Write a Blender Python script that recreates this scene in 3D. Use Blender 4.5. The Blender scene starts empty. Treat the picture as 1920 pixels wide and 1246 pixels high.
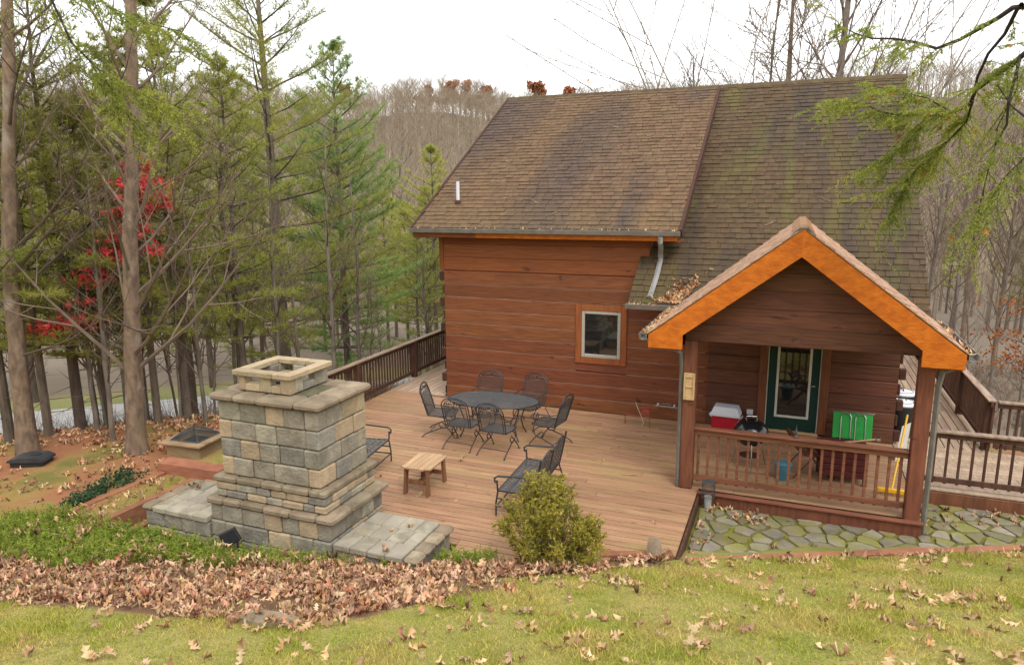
import bpy, math, random
import numpy as np
from math import sin, cos, pi, radians, sqrt, atan2
from mathutils import Vector, Matrix
random.seed(7); rng = np.random.default_rng(11)
S = bpy.context.scene; COL = S.collection
# ---------------------------------------------------------------- camera
cam = bpy.data.objects.new('camera', bpy.data.cameras.new('camera')); COL.objects.link(cam)
def cam_axes(yaw, pitch, roll):
    f = Vector((sin(yaw)*cos(pitch), cos(yaw)*cos(pitch), -sin(pitch))); r = Vector((cos(yaw), -sin(yaw), 0)); u = r.cross(f)
    return r*cos(roll)+u*sin(roll), u*cos(roll)-r*sin(roll), f
_r, _u, _f = cam_axes(radians(-21.74), radians(11.09), radians(-.4))
mw = Matrix((( _r.x, _u.x, -_f.x, 0), (_r.y, _u.y, -_f.y, 0), (_r.z, _u.z, -_f.z, 4.7), (0, 0, 0, 1)))
cam.matrix_world = mw
cam.data.sensor_width = 36; cam.data.lens = 36*1328/1920; cam.data.clip_end = 4000; cam.data.clip_start = .05
S.camera = cam
# ---------------------------------------------------------------- overcast daylight
W = bpy.data.worlds.new('World'); S.world = W; W.use_nodes = True
nt = W.node_tree; bg = nt.nodes['Background']
sky = nt.nodes.new('ShaderNodeTexSky'); sky.sky_type = 'NISHITA'; sky.sun_disc = False
SUN_AZ, SUN_EL = radians(140), radians(52)      # azimuth clockwise from +Y
sky.sun_elevation = SUN_EL; sky.sun_rotation = SUN_AZ; sky.air_density = 1.0; sky.dust_density = 4.0; sky.ozone_density = 1.0; sky.altitude = 600
mx = nt.nodes.new('ShaderNodeMix'); mx.data_type = 'RGBA'; mx.inputs[0].default_value = .8
nt.links.new(sky.outputs[0], mx.inputs[6]); mx.inputs[7].default_value = (8.0, 7.9, 7.7, 1)
nt.links.new(mx.outputs[2], bg.inputs[0]); bg.inputs[1].default_value = .15
sd = bpy.data.lights.new('sun', 'SUN'); sd.energy = 1.0; sd.angle = radians(25); sd.color = (1, .96, .9)
sun = bpy.data.objects.new('sun', sd); COL.objects.link(sun)
sv = Vector((sin(SUN_AZ)*cos(SUN_EL), cos(SUN_AZ)*cos(SUN_EL), sin(SUN_EL)))
sun.rotation_euler = sv.to_track_quat('Z', 'Y').to_euler(); sun.location = (6, -6, 30)
vs = S.view_settings; vs.view_transform = 'Standard'; vs.look = 'None'; vs.gamma = 1; vs.use_curve_mapping = False; vs.exposure = .82
# ---------------------------------------------------------------- materials
MT = {}
def mat(name, c1, c2=None, scale=4., st=(1, 1, 1), rough=.8, bump=0., bscale=None, rnd=.0, island=0., ramp=(.35, .65), over=(), metal=0., spec=.3, trans=0., detail=5., dist=.5, noff=False, coat=0.):
    m = bpy.data.materials.new(name); MT[name] = m; m.use_nodes = True
    t = m.node_tree; N = t.nodes; L = t.links; b = N['Principled BSDF']
    b.inputs['Roughness'].default_value = rough; b.inputs['Metallic'].default_value = metal; b.inputs['Specular IOR Level'].default_value = spec
    if coat: b.inputs['Coat Weight'].default_value = coat
    geo = N.new('ShaderNodeNewGeometry'); oi = N.new('ShaderNodeObjectInfo')
    off = N.new('ShaderNodeVectorMath'); off.operation = 'MULTIPLY_ADD'
    L.new(oi.outputs['Random'], off.inputs[0]); off.inputs[1].default_value = (7.3, 5.1, 3.7) if rnd and not noff else (0, 0, 0); L.new(geo.outputs['Position'], off.inputs[2])
    def noise(sc, stv, det=detail, ds=dist):
        mp = N.new('ShaderNodeVectorMath'); mp.operation = 'MULTIPLY'; L.new(off.outputs[0], mp.inputs[0]); mp.inputs[1].default_value = [sc*q for q in stv]
        n = N.new('ShaderNodeTexNoise'); n.inputs['Scale'].default_value = 1; n.inputs['Detail'].default_value = det; n.inputs['Distortion'].default_value = ds
        L.new(mp.outputs[0], n.inputs['Vector']); return n.outputs['Fac']
    def rng_(src, lo, hi):
        r = N.new('ShaderNodeMapRange'); L.new(src, r.inputs[0]); r.inputs[1].default_value = lo; r.inputs[2].default_value = hi; return r.outputs[0]
    def mixc(fac, a, bcol, mode='MIX'):
        x = N.new('ShaderNodeMix'); x.data_type = 'RGBA'; x.blend_type = mode
        if hasattr(fac, 'links'): L.new(fac, x.inputs[0])
        else: x.inputs[0].default_value = fac
        for i, q in ((6, a), (7, bcol)):
            if hasattr(q, 'links'): L.new(q, x.inputs[i])
            else: x.inputs[i].default_value = (*q, 1)
        return x.outputs[2]
    col = mixc(rng_(noise(scale, st), *ramp), c1, c2 or c1)
    for o in over:                      # (colour, scale, stretch, lo, hi, amount)
        f = rng_(noise(o[1], o[2]), o[3], o[4])
        mu = N.new('ShaderNodeMath'); mu.operation = 'MULTIPLY'; L.new(f, mu.inputs[0]); mu.inputs[1].default_value = o[5]
        col = mixc(mu.outputs[0], col, o[0])
    for amt, src in ((rnd, oi.outputs['Random']), (island, geo.outputs['Random Per Island'])):
        if amt:
            h = N.new('ShaderNodeHueSaturation'); v = rng_(src, 0, 1)
            v.node.inputs[3].default_value = 1-amt; v.node.inputs[4].default_value = 1+amt
            L.new(v, h.inputs['Value'])
            w = N.new('ShaderNodeMath'); w.operation = 'MULTIPLY_ADD'; L.new(src, w.inputs[0]); w.inputs[1].default_value = 37.7; w.inputs[2].default_value = 0
            w2 = N.new('ShaderNodeMath'); w2.operation = 'FRACT'; L.new(w.outputs[0], w2.inputs[0])
            h2 = rng_(w2.outputs[0], 0, 1); h2.node.inputs[3].default_value = .5-amt*.045; h2.node.inputs[4].default_value = .5+amt*.045; L.new(h2, h.inputs['Hue'])
            L.new(col, h.inputs['Color']); col = h.outputs[0]
    L.new(col, b.inputs['Base Color'])
    if bump:
        bp = N.new('ShaderNodeBump'); bp.inputs['Strength'].default_value = bump; bp.inputs['Distance'].default_value = .02
        L.new(noise(bscale or scale*3, st, 6, .2), bp.inputs['Height']); L.new(bp.outputs[0], b.inputs['Normal'])
    if trans:
        tr = N.new('ShaderNodeBsdfTranslucent'); L.new(col, tr.inputs[0]); ms = N.new('ShaderNodeMixShader'); ms.inputs[0].default_value = trans
        L.new(b.outputs[0], ms.inputs[1]); L.new(tr.outputs[0], ms.inputs[2]); L.new(ms.outputs[0], N['Material Output'].inputs[0])
    m['_c'] = 1
    return m
G = (.2, 1, 1)   # grain along X
KN = lambda c=(.05, .02, .01), a=.75: (c, 4.6, (.6, 1.3, 1.3), .665, .73, a)
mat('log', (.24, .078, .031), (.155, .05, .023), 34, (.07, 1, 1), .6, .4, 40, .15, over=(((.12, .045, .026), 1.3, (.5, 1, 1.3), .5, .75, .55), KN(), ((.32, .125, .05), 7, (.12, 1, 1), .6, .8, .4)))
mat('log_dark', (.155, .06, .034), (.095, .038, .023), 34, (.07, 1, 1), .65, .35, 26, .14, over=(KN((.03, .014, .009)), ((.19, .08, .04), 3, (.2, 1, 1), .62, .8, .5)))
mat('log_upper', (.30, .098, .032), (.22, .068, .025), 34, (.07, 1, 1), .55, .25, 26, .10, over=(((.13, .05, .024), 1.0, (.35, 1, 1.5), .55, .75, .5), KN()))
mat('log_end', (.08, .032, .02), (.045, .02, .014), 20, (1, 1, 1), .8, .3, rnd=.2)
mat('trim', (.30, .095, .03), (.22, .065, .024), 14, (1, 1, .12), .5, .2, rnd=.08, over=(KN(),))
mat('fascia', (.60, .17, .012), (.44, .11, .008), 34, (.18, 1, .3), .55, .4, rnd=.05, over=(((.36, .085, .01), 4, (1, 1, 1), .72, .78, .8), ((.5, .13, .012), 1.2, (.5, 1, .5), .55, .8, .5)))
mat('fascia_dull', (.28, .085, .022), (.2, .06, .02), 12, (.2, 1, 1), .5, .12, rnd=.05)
mat('porch_wood', (.215, .08, .042), (.135, .05, .03), 18, (1, 1, .12), .6, .25, rnd=.12, over=(KN((.06, .025, .014)),))
mat('porch_rail', (.25, .098, .054), (.16, .062, .036), 18, (.12, 1, 1), .6, .25, rnd=.12, over=(KN((.06, .025, .014), .5),))
mat('rail_dark', (.11, .052, .032), (.06, .03, .021), 14, (1, 1, .2), .7, .25, rnd=.2)
mat('rail_cap', (.36, .26, .19), (.2, .13, .09), 14, (1, .15, 1), .6, .25, rnd=.12)
mat('deck', (.40, .232, .13), (.29, .16, .088), 30, (.06, 1, 1), .62, .25, 40, .14, over=(((.16, .075, .04), 9, (.12, 1, 1), .58, .75, .5), ((.33, .25, .095), .5, (1, 1, 1), .53, .7, .6), KN((.1, .05, .03), .6), ((.46, .33, .23), 1.3, (.3, 1, 1), .62, .8, .4)))
mat('deck_side', (.46, .34, .24), (.34, .24, .16), 22, (1, .06, 1), .65, .2, 40, .13, over=(((.2, .12, .08), 8, (1, .12, 1), .6, .75, .5), KN((.1, .05, .03), .5)))
mat('shingle', (.150, .093, .05), (.108, .068, .038), 9, (1, 1, 1), .95, .3, 60, .05, .13, noff=True, over=(((.058, .044, .041), .5, (1.6, .25, .25), .45, .68, .7), ((.19, .11, .05), .8, (1.8, .2, .2), .58, .72, .4)))
mat('shingle_mossy', (.10, .066, .033), (.072, .047, .026), 9, (1, 1, 1), .95, .35, 60, .05, .13, noff=True, over=(((.055, .042, .034), .8, (1.6, .25, .25), .45, .62, .75), ((.10, .088, .026), 1.1, (1.7, .4, .4), .5, .66, .6), ((.085, .09, .02), 5, (1, 1, 1), .62, .72, .5)))
mat('shingle_porch', (.42, .26, .17), (.29, .17, .11), 9, (1, 1, 1), .9, .3, 60, .05, .2, noff=True)
mat('ridge_moss', (.10, .075, .03), (.07, .045, .028), 6, (1, 1, 1), .95, .4, rnd=.1)
mat('gutter', (.20, .185, .16), (.15, .135, .115), 5, (1, 1, 1), .5, 0, rnd=.05)
mat('gutter_grey', (.34, .345, .34), (.27, .27, .26), 5, (1, 1, 1), .45, 0)
mat('stone', (.34, .305, .23), (.22, .197, .15), 5, (1, 1, 1), .95, .9, 26, .18, over=(((.16, .15, .11), 2.2, (1, 1, 1), .55, .7, .6), ((.41, .335, .21), 1.7, (1, 1, 1), .6, .75, .5)))
mat('stone_tan', (.44, .34, .215), (.33, .255, .165), 5, (1, 1, 1), .95, .85, 26, .14, over=(((.3, .27, .2), 2.4, (1, 1, 1), .58, .72, .5),))
mat('stone_grey', (.285, .262, .215), (.185, .17, .14), 5, (1, 1, 1), .95, .9, 26, .16, over=(((.15, .145, .13), 2.4, (1, 1, 1), .55, .72, .6),))
mat('coping', (.29, .23, .155), (.185, .145, .098), 4, (1, 1, 1), .97, .7, 38, .15, over=(((.4, .34, .24), 2.0, (1, 1, 1), .55, .7, .6), ((.3, .22, .04), 2.4, (1, 1, 1), .66, .74, .5)))
mat('hearth', (.36, .32, .25), (.27, .24, .185), 3, (1, 1, 1), .93, .45, 34, .12, over=(((.27, .25, .21), 2.2, (1, 1, 1), .58, .72, .5),))
mat('mortar', (.13, .12, .075), (.09, .085, .045), 8, (1, 1, 1), 1, .5, over=(((.24, .2, .05), 3, (1, 1, 1), .6, .7, .6),))
mat('flagstone', (.29, .255, .185), (.185, .165, .125), 3, (1, 1, 1), .85, .7, 24, .25, over=(((.33, .29, .21), 2, (1, 1, 1), .58, .72, .5), ((.19, .18, .035), 1.6, (1, 1, 1), .44, .6, .82)))
mat('moss', (.22, .215, .03), (.14, .13, .025), 4, (1, 1, 1), 1, .8, 45, over=(((.16, .115, .06), 2.3, (1, 1, 1), .52, .7, .8),))
mat('timber', (.34, .15, .078), (.24, .10, .055), 12, (.25, .25, 1), .8, .3, rnd=.14, over=(((.14, .075, .045), 5, (.3, .3, 1), .6, .75, .5),))
mat('pit_wood', (.33, .235, .135), (.24, .16, .09), 10, (.3, .3, 1), .8, .25, rnd=.08)
mat('iron', (.022, .024, .027), (.035, .037, .04), 10, (1, 1, 1), .45, 0, spec=.5)
mat('iron_grey', (.075, .078, .08), (.05, .052, .055), 10, (1, 1, 1), .5, 0, spec=.5)
mat('black_plastic', (.022, .024, .027), (.03, .032, .036), 6, (1, 1, 1), .5, 0)
mat('lid_black', (.05, .053, .06), (.035, .037, .04), 4, (1, 1, 1), .45, 0)
mat('enamel', (.012, .012, .013), None, 4, rough=.18, spec=.6)
mat('chrome', (.6, .6, .6), None, 4, rough=.25, metal=1.)
mat('cooler_red', (.45, .015, .03), (.38, .012, .025), 3, rough=.4)
mat('white_plastic', (.68, .70, .76), (.6, .63, .7), 3, rough=.4)
mat('white_paint', (.62, .6, .54), (.52, .5, .44), 5, rough=.5)
mat('lid_white', (.75, .77, .8), (.66, .68, .72), 5, rough=.4)
mat('door_green', (.01, .034, .027), (.013, .042, .034), 4, (1, 1, .3), rough=.5, spec=.2)
mat('camp_green', (.03, .33, .06), (.02, .26, .045), 6, rough=.7)
mat('yellow', (.75, .42, .015), None, 4, rough=.4)
mat('blue_plastic', (.07, .21, .29), (.05, .16, .22), 5, rough=.5)
mat('red_metal', (.33, .055, .03), (.22, .05, .03), 12, rough=.6)
mat('maroon', (.11, .02, .018), (.07, .015, .014), 8, rough=.6)
mat('pale_wood', (.58, .40, .2), (.46, .3, .14), 18, (1, 1, .2), .7, .1, rnd=.08)
mat('stool_wood', (.50, .33, .19), (.38, .235, .13), 20, (1, .1, 1), .65, .2, rnd=.1)
mat('stool_dark', (.24, .115, .055), (.17, .08, .04), 20, (1, 1, .15), .65, .2, rnd=.08)
mat('vinyl', (.40, .375, .32), None, 5, rough=.5)
mat('cord', (.6, .5, .4), None, 4)
mat('bark', (.25, .175, .12), (.13, .092, .066), 9, (1, 1, .45), .95, 1., 26, over=(((.38, .33, .27), 2.5, (1, 1, .6), .58, .7, .6), ((.21, .2, .1), 1.6, (1, 1, .3), .6, .75, .4)))
mat('bark_grey', (.22, .185, .15), (.13, .105, .085), 7, (1, 1, .35), .95, .7, 26, over=(((.3, .27, .22), 2.5, (1, 1, .6), .58, .7, .5),), rnd=.15)
mat('bark_pine', (.17, .135, .105), (.10, .078, .062), 8, (1, 1, .3), .95, .7, 26, rnd=.25)
mat('bark_far', (.28, .22, .15), (.19, .15, .105), .05, rough=1, rnd=.1, island=.35)
mat('twig', (.18, .13, .095), (.12, .088, .066), 3, rough=.9, rnd=.2)
mat('twig_pale', (.27, .225, .175), (.19, .155, .12), 3, rough=.9)
mat('hem_bark', (.05, .04, .035), (.035, .028, .025), 12, rough=.95, bump=.5)
mat('pine', (.40, .40, .085), (.29, .32, .075), .4, rough=.6, rnd=.2, island=.25, trans=.5)
mat('pine_blue', (.29, .36, .10), (.20, .30, .09), .4, rough=.6, rnd=.12, island=.25, trans=.45)
mat('hemlock', (.40, .42, .075), (.26, .31, .055), 1.5, rough=.55, island=.3, trans=.45)
mat('red_leaf', (.75, .06, .085), (.8, .15, .12), 3, rough=.6, island=.35, trans=.4)
mat('rust_leaf', (.42, .15, .04), (.32, .11, .04), .3, rough=.8, island=.35, trans=.3)
mat('rust_far', (.36, .12, .045), (.27, .10, .045), .05, rough=.9, island=.3, rnd=.1)
mat('gold_leaf', (.55, .28, .05), (.45, .16, .04), 3, rough=.6, island=.3, trans=.3)
mat('shrub', (.46, .38, .06), (.28, .26, .045), 4, rough=.5, island=.35, trans=.3)
mat('juniper', (.33, .39, .06), (.20, .27, .035), 3, rough=.6, island=.3, trans=.3)
mat('ivy', (.06, .12, .05), (.035, .08, .035), 5, rough=.5, island=.3, trans=.2)
mat('grass', (.36, .38, .05), (.52, .43, .13), 1.6, rough=.7, island=.45, ramp=(.38, .58), trans=.3)
mat('leaf', (.42, .20, .095), (.66, .44, .29), 5, rough=.75, bump=.2, bscale=50, rnd=.25, island=.5, trans=.1, over=(((.18, .07, .035), 4, (1, 1, 1), .54, .66, .7), ((.62, .43, .31), 7, (1, 1, 1), .6, .7, .6)))
mat('brush', (.23, .165, .11), (.15, .105, .075), .6, rough=1, island=.35)
mat('asphalt', (.42, .41, .40), (.34, .335, .33), 3, rough=.95, bump=.3, bscale=60)
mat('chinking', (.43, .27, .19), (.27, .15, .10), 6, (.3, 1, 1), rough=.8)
mat('door_casing', (.2, .07, .03), (.14, .05, .024), 20, (1, 1, .1), .55, .2, rnd=.05, over=(KN(),))
mat('interior', (.02, .018, .016), None, 4)
g = mat('glass', (.012, .013, .014), None, 4, rough=.04, spec=.9, coat=1.)
# ---------------------------------------------------------------- ground relief
def sstep(a, b, x):
    t = np.clip((x-a)/(b-a), 0, 1); return t*t*(3-2*t)
DX = [-1e4, -2, 0, 1.5, 11, 15, 22, 40, 110, 170, 380, 430, 700, 1e4]
DZ = [0, 0, 0, -.4, -3.4, -3.5, -3.8, -6, -13, -9, 47, 50, 36, 36]
def ground(x, y):
    x = np.asarray(x, float); y = np.asarray(y, float)
    P = 3.05+.144*np.clip(x, -14, 12)-.333*np.maximum(y, -25)
    P = P-np.maximum(0, y-14)*.3
    r = np.hypot(x, y)
    d = np.maximum(-.65*(x+12.6)+.76*(y-10.2), (y-15.5)*.9)
    d = np.where(y > -30, np.maximum(d, r-34), np.minimum(d, -1))
    b = np.interp(d, DX, DZ)
    b = b-.5*sstep(-9.5, -8.9, x)*(1-sstep(20, 30, r))*sstep(6.6, 7.0, y)
    b = b+sstep(60, 200, r)*(5*np.sin(x*.021+1)*np.sin(y*.017)+3*np.sin(x*.05+y*.03))
    k = .12; m = np.maximum(P, b)
    return m+k*np.log(np.exp((P-m)/k)+np.exp((b-m)/k))
gz = lambda x, y: float(ground(x, y))
# ---------------------------------------------------------------- mesh helpers
class MB:
    def __init__(s): s.v = []; s.f = []
    def add(s, v, f):
        o = len(s.v); s.v += [tuple(q) for q in v]; s.f += [tuple(i+o for i in q) for q in f]; return s
    def box(s, x0, x1, y0, y1, z0, z1, c=0., M=None):
        x0, x1 = min(x0, x1), max(x0, x1); y0, y1 = min(y0, y1), max(y0, y1); z0, z1 = min(z0, z1), max(z0, z1)
        if c <= 0:
            v = [(x, y, z) for z in (z0, z1) for y in (y0, y1) for x in (x0, x1)]
            f = [(0, 2, 3, 1), (4, 5, 7, 6), (0, 1, 5, 4), (2, 6, 7, 3), (0, 4, 6, 2), (1, 3, 7, 5)]
        else:
            c = min(c, (x1-x0)*.45, (y1-y0)*.45, (z1-z0)*.45); v = []; f = []
            X = (x0, x1); Y = (y0, y1); Z = (z0, z1); idx = {}
            for i in (0, 1):
                for j in (0, 1):
                    for k in (0, 1):
                        sx, sy, sz = (1, -1)[i]*c, (1, -1)[j]*c, (1, -1)[k]*c
                        for a, p in enumerate(((X[i], Y[j]+sy, Z[k]+sz), (X[i]+sx, Y[j], Z[k]+sz), (X[i]+sx, Y[j]+sy, Z[k]))):
                            idx[i, j, k, a] = len(v); v.append(p)
                        f.append(tuple(idx[i, j, k, a] for a in ((0, 1, 2) if (i+j+k) % 2 else (0, 2, 1))))
            q = lambda *t: f.append(tuple(idx[u] for u in t))
            for k in (0, 1):
                a = [(0, 0), (1, 0), (1, 1), (0, 1)]
                if k == 0: a = a[::-1]
                q(*[(i, j, k, 2) for i, j in a]); q(*[(i, k, j, 1) for i, j in a[::-1]]); q(*[(k, i, j, 0) for i, j in a])
            for i in (0, 1):
                for j in (0, 1):
                    e = (i+j) % 2
                    t = [(i, j, 0, 0), (i, j, 0, 1), (i, j, 1, 1), (i, j, 1, 0)]; q(*(t if not e else t[::-1]))
                    t = [(i, 0, j, 0), (i, 1, j, 0), (i, 1, j, 2), (i, 0, j, 2)]; q(*(t if not e else t[::-1]))
                    t = [(0, i, j, 1), (0, i, j, 2), (1, i, j, 2), (1, i, j, 1)]; q(*(t if not e else t[::-1]))
        if M is not None: v = [M @ Vector(p) for p in v]
        return s.add(v, f)
    def tube(s, pts, r, n=6, closed=False, cap=True):
        pts = [Vector(p) for p in pts]; m = len(pts); rr = r if hasattr(r, '__len__') else [r]*m
        up = None; V = []
        for i, p in enumerate(pts):
            if closed: d = pts[(i+1) % m]-pts[i-1]
            else: d = pts[min(i+1, m-1)]-pts[max(i-1, 0)]
            d = d.normalized() if d.length > 1e-9 else Vector((0, 0, 1))
            if up is None: up = Vector((0, 0, 1)) if abs(d.z) < .9 else Vector((1, 0, 0))
            a = d.cross(up)
            if a.length < 1e-4: a = d.cross(Vector((0, 1, .3)))
            a.normalize(); b = a.cross(d); up = b
            V += [p+(a*cos(2*pi*k/n)+b*sin(2*pi*k/n))*rr[i] for k in range(n)]
        F = []
        for i in range(m if closed else m-1):
            j = (i+1) % m
            F += [(i*n+k, i*n+(k+1) % n, j*n+(k+1) % n, j*n+k) for k in range(n)]
        if cap and not closed: F += [tuple(range(n))[::-1], tuple((m-1)*n+k for k in range(n))]
        return s.add(V, F)
    def lathe(s, prof, n=16, M=None):
        V = []; F = []
        for r, z in prof: V += [(r*cos(2*pi*k/n), r*sin(2*pi*k/n), z) for k in range(n)]
        for i in range(len(prof)-1): F += [(i*n+k, i*n+(k+1) % n, (i+1)*n+(k+1) % n, (i+1)*n+k) for k in range(n)]
        F += [tuple(range(n))[::-1], tuple((len(prof)-1)*n+k for k in range(n))]
        if M is not None: V = [M @ Vector(p) for p in V]
        return s.add(V, F)
    def prism(s, poly, fn):          # poly 2-D (ccw), fn(u,v,w) -> point, extruded w 0..1
        n = len(poly); V = [fn(u, v, 0) for u, v in poly]+[fn(u, v, 1) for u, v in poly]
        return s.add(V, [tuple(range(n))[::-1], tuple(range(n, 2*n))]+[(i, (i+1) % n, n+(i+1) % n, n+i) for i in range(n)])
    def mesh(s, name, m, smooth=False):
        me = bpy.data.meshes.new(name); me.from_pydata(s.v, [], s.f); me.materials.append(MT[m])
        if smooth: me.shade_smooth()
        me.update(); return me
    def build(s, name, m, parent=None, smooth=False): return link(name, s.mesh(name, m, smooth), parent)
def link(name, me, parent=None, loc=None, rz=0., sc=None):
    o = bpy.data.objects.new(name, me); COL.objects.link(o)
    if parent: o.parent = parent
    if loc is not None: o.location = loc
    if rz: o.rotation_euler = (0, 0, rz)
    if sc: o.scale = (sc, sc, sc) if not hasattr(sc, '__len__') else sc
    return o
def tri_mesh(name, V, F, m, smooth=False):
    V = np.asarray(V, np.float32).reshape(-1, 3); F = np.asarray(F, np.int32).reshape(-1, 3)
    me = bpy.data.meshes.new(name); me.vertices.add(len(V)); me.vertices.foreach_set('co', V.ravel())
    me.loops.add(F.size); me.loops.foreach_set('vertex_index', F.ravel())
    me.polygons.add(len(F)); me.polygons.foreach_set('loop_start', np.arange(0, F.size, 3, dtype=np.int32)); me.polygons.foreach_set('loop_total', np.full(len(F), 3, np.int32))
    me.materials.append(MT[m]); me.update(); me.validate()
    if smooth: me.shade_smooth()
    return me
def thing(name, label, cat, loc=(0, 0, 0), rz=0., group=None):
    o = bpy.data.objects.new(name, None); COL.objects.link(o); o.location = loc; o.rotation_euler = (0, 0, rz); o.empty_display_size = .2
    return tag(o, label, cat, group)
def tag(o, label, cat, group=None):
    o['label'] = label; o['category'] = cat
    if group: o['group'] = group
    return o
def kind(o, k, label=None):
    o['kind'] = k
    if label: o['label'] = label
    return o
def inpoly(P, x, y):
    x = np.asarray(x); y = np.asarray(y); r = np.zeros(x.shape, bool); n = len(P)
    for i in range(n):
        (xa, ya), (xb, yb) = P[i], P[i-1]
        c = ((ya > y) != (yb > y)) & (x < (xb-xa)*(y-ya)/((yb-ya) or 1e-9)+xa); r ^= c
    return r
# ================================================================ GROUND
JUN = [(-10.96, 5.98), (-9.98, 6.74), (-9.27, 6.79), (-8.6, 7.0), (-7.4, 6.98), (-5.3, 6.98), (-4.3, 6.98), (-4.0, 7.7), (-3.44, 7.99), (-3.27, 7.59), (-4.2, 7.3), (-5.2, 6.8), (-5.46, 6.49), (-6.35, 6.18), (-7.38, 6.15), (-8.02, 5.45), (-8.83, 5.46), (-10.0, 5.4)]
LIT = [(-10.09, 5.45), (-8.93, 5.53), (-8.3, 5.65), (-7.5, 6.25), (-6.48, 6.32), (-5.36, 6.9), (-4.2, 7.1), (-3.52, 8.0), (-2.63, 8.4), (-1.5, 8.75), (-1.1, 8.26), (-2.08, 7.58), (-2.85, 7.08), (-2.66, 6.25), (-2.8, 6.08), (-3.18, 5.63), (-3.32, 4.9), (-3.89, 4.57), (-4.58, 4.4), (-5.66, 4.35), (-6.64, 4.25), (-8.05, 4.28), (-10.5, 4.4)]
def axis(lo, hi, step, far, grow=1.13):
    a = list(np.arange(lo, hi+1e-6, step)); s = step; u = a[-1]; d = a[0]; up = []; dn = []
    while u < far: s *= grow; u += s; up.append(u)
    s = step
    while d > -far: s *= grow; d -= s; dn.append(d)
    return np.array(dn[::-1]+a+up)
xs = axis(-17, 7, .16, 1500); ys = axis(-1, 15, .16, 1500)
GX, GY = np.meshgrid(xs, ys); GZ = ground(GX, GY)
near = (np.hypot(GX, GY) < 25)
GZ = GZ+near*.02*np.sin(GX*3.1)*np.sin(GY*2.7)
nx, ny = len(xs), len(ys)
ii = (np.arange(ny-1)[:, None]*nx+np.arange(nx-1)[None]).ravel()
F = np.concatenate([np.stack([ii, ii+1, ii+nx+1], 1), np.stack([ii, ii+nx+1, ii+nx], 1)])
me = tri_mesh('ground', np.stack([GX, GY, GZ], -1).reshape(-1, 3), F, 'moss', True)
# what grows or lies on the ground there: r = lawn, g = leaf bed, b = bare red clay and dead leaves under the trees
gx, gy = GX.ravel(), GY.ravel()
bed = inpoly(LIT, gx, gy) | inpoly(JUN, gx, gy)
rr = np.hypot(gx, gy)
wood = np.clip(sstep(-9.0, -10.2, gx)*sstep(5.6, 6.8, gy)+sstep(15, 18, rr), 0, 1)
d1 = -.65*(gx+12.6)+.76*(gy-10.2)
clear = sstep(14.8, 15.4, d1)*(1-sstep(16, 18.5, d1))*(gx < -8)
ca = me.color_attributes.new('zone', 'FLOAT_COLOR', 'POINT')
ca.data.foreach_set('color', np.stack([np.clip(clear, 0, 1), bed*1., wood*(1-clear), np.maximum(sstep(1.5, 4, d1), sstep(18, 30, rr))*(gy > 0)*(1-clear)], 1).astype(np.float32).ravel())
gm = mat('ground_soil', (.21, .225, .045), (.34, .28, .10), 1.3, rough=1, bump=.8, bscale=30, over=(((.10, .13, .025), 3, (1, 1, 1), .55, .7, .6), ((.22, .135, .07), 2.2, (1, 1, 1), .6, .72, .6)))
t = gm.node_tree; N = t.nodes; L = t.links; b = N['Principled BSDF']; src = b.inputs['Base Color'].links[0].from_socket
at = N.new('ShaderNodeVertexColor'); at.layer_name = 'zone'; sp = N.new('ShaderNodeSeparateColor'); L.new(at.outputs[0], sp.inputs[0])
geo = N.new('ShaderNodeNewGeometry'); n1 = N.new('ShaderNodeTexNoise'); n1.inputs['Scale'].default_value = .9; n1.inputs['Detail'].default_value = 8; L.new(geo.outputs['Position'], n1.inputs['Vector'])
rp = N.new('ShaderNodeValToRGB'); L.new(n1.outputs['Fac'], rp.inputs[0])
cr = rp.color_ramp; cr.elements[0].position = .36; cr.elements[0].color = (.17, .15, .04, 1); cr.elements[1].position = .66; cr.elements[1].color = (.30, .125, .06, 1)
e = cr.elements.new(.46); e.color = (.29, .19, .06, 1); e = cr.elements.new(.53); e.color = (.31, .14, .065, 1)
def mixin(fac, col, prev):
    m = N.new('ShaderNodeMix'); m.data_type = 'RGBA'; L.new(fac, m.inputs[0]); L.new(prev, m.inputs[6])
    if hasattr(col, 'links'): L.new(col, m.inputs[7])
    else: m.inputs[7].default_value = (*col, 1)
    return m.outputs[2]
c = mixin(sp.outputs[2], rp.outputs[0], src); c = mixin(sp.outputs[1], (.16, .085, .05), c); c = mixin(at.outputs['Alpha'], (.17, .135, .10), c); c = mixin(sp.outputs[0], (.2, .205, .08), c)
L.new(c, b.inputs['Base Color'])
me.materials[0] = gm
kind(link('ground', me), 'structure')
# driveway through the trees, on the lower shelf of the slope
V = []; Fq = []
tx, ty = .76, .65; nxv, nyv = -.65, .76
for i in range(41):
    s = -45+i*1.5
    for d in (11.6, 12.6, 13.8, 15.0):
        x = -12.6+tx*s+nxv*d; y = 10.2+ty*s+nyv*d; V.append((x, y, gz(x, y)+.05))
for i in range(40):
    for j in range(3): a = i*4+j; Fq += [(a, a+1, a+5), (a, a+5, a+4)]
kind(link('driveway', tri_mesh('driveway', V, Fq, 'asphalt', True)), 'structure')
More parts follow.
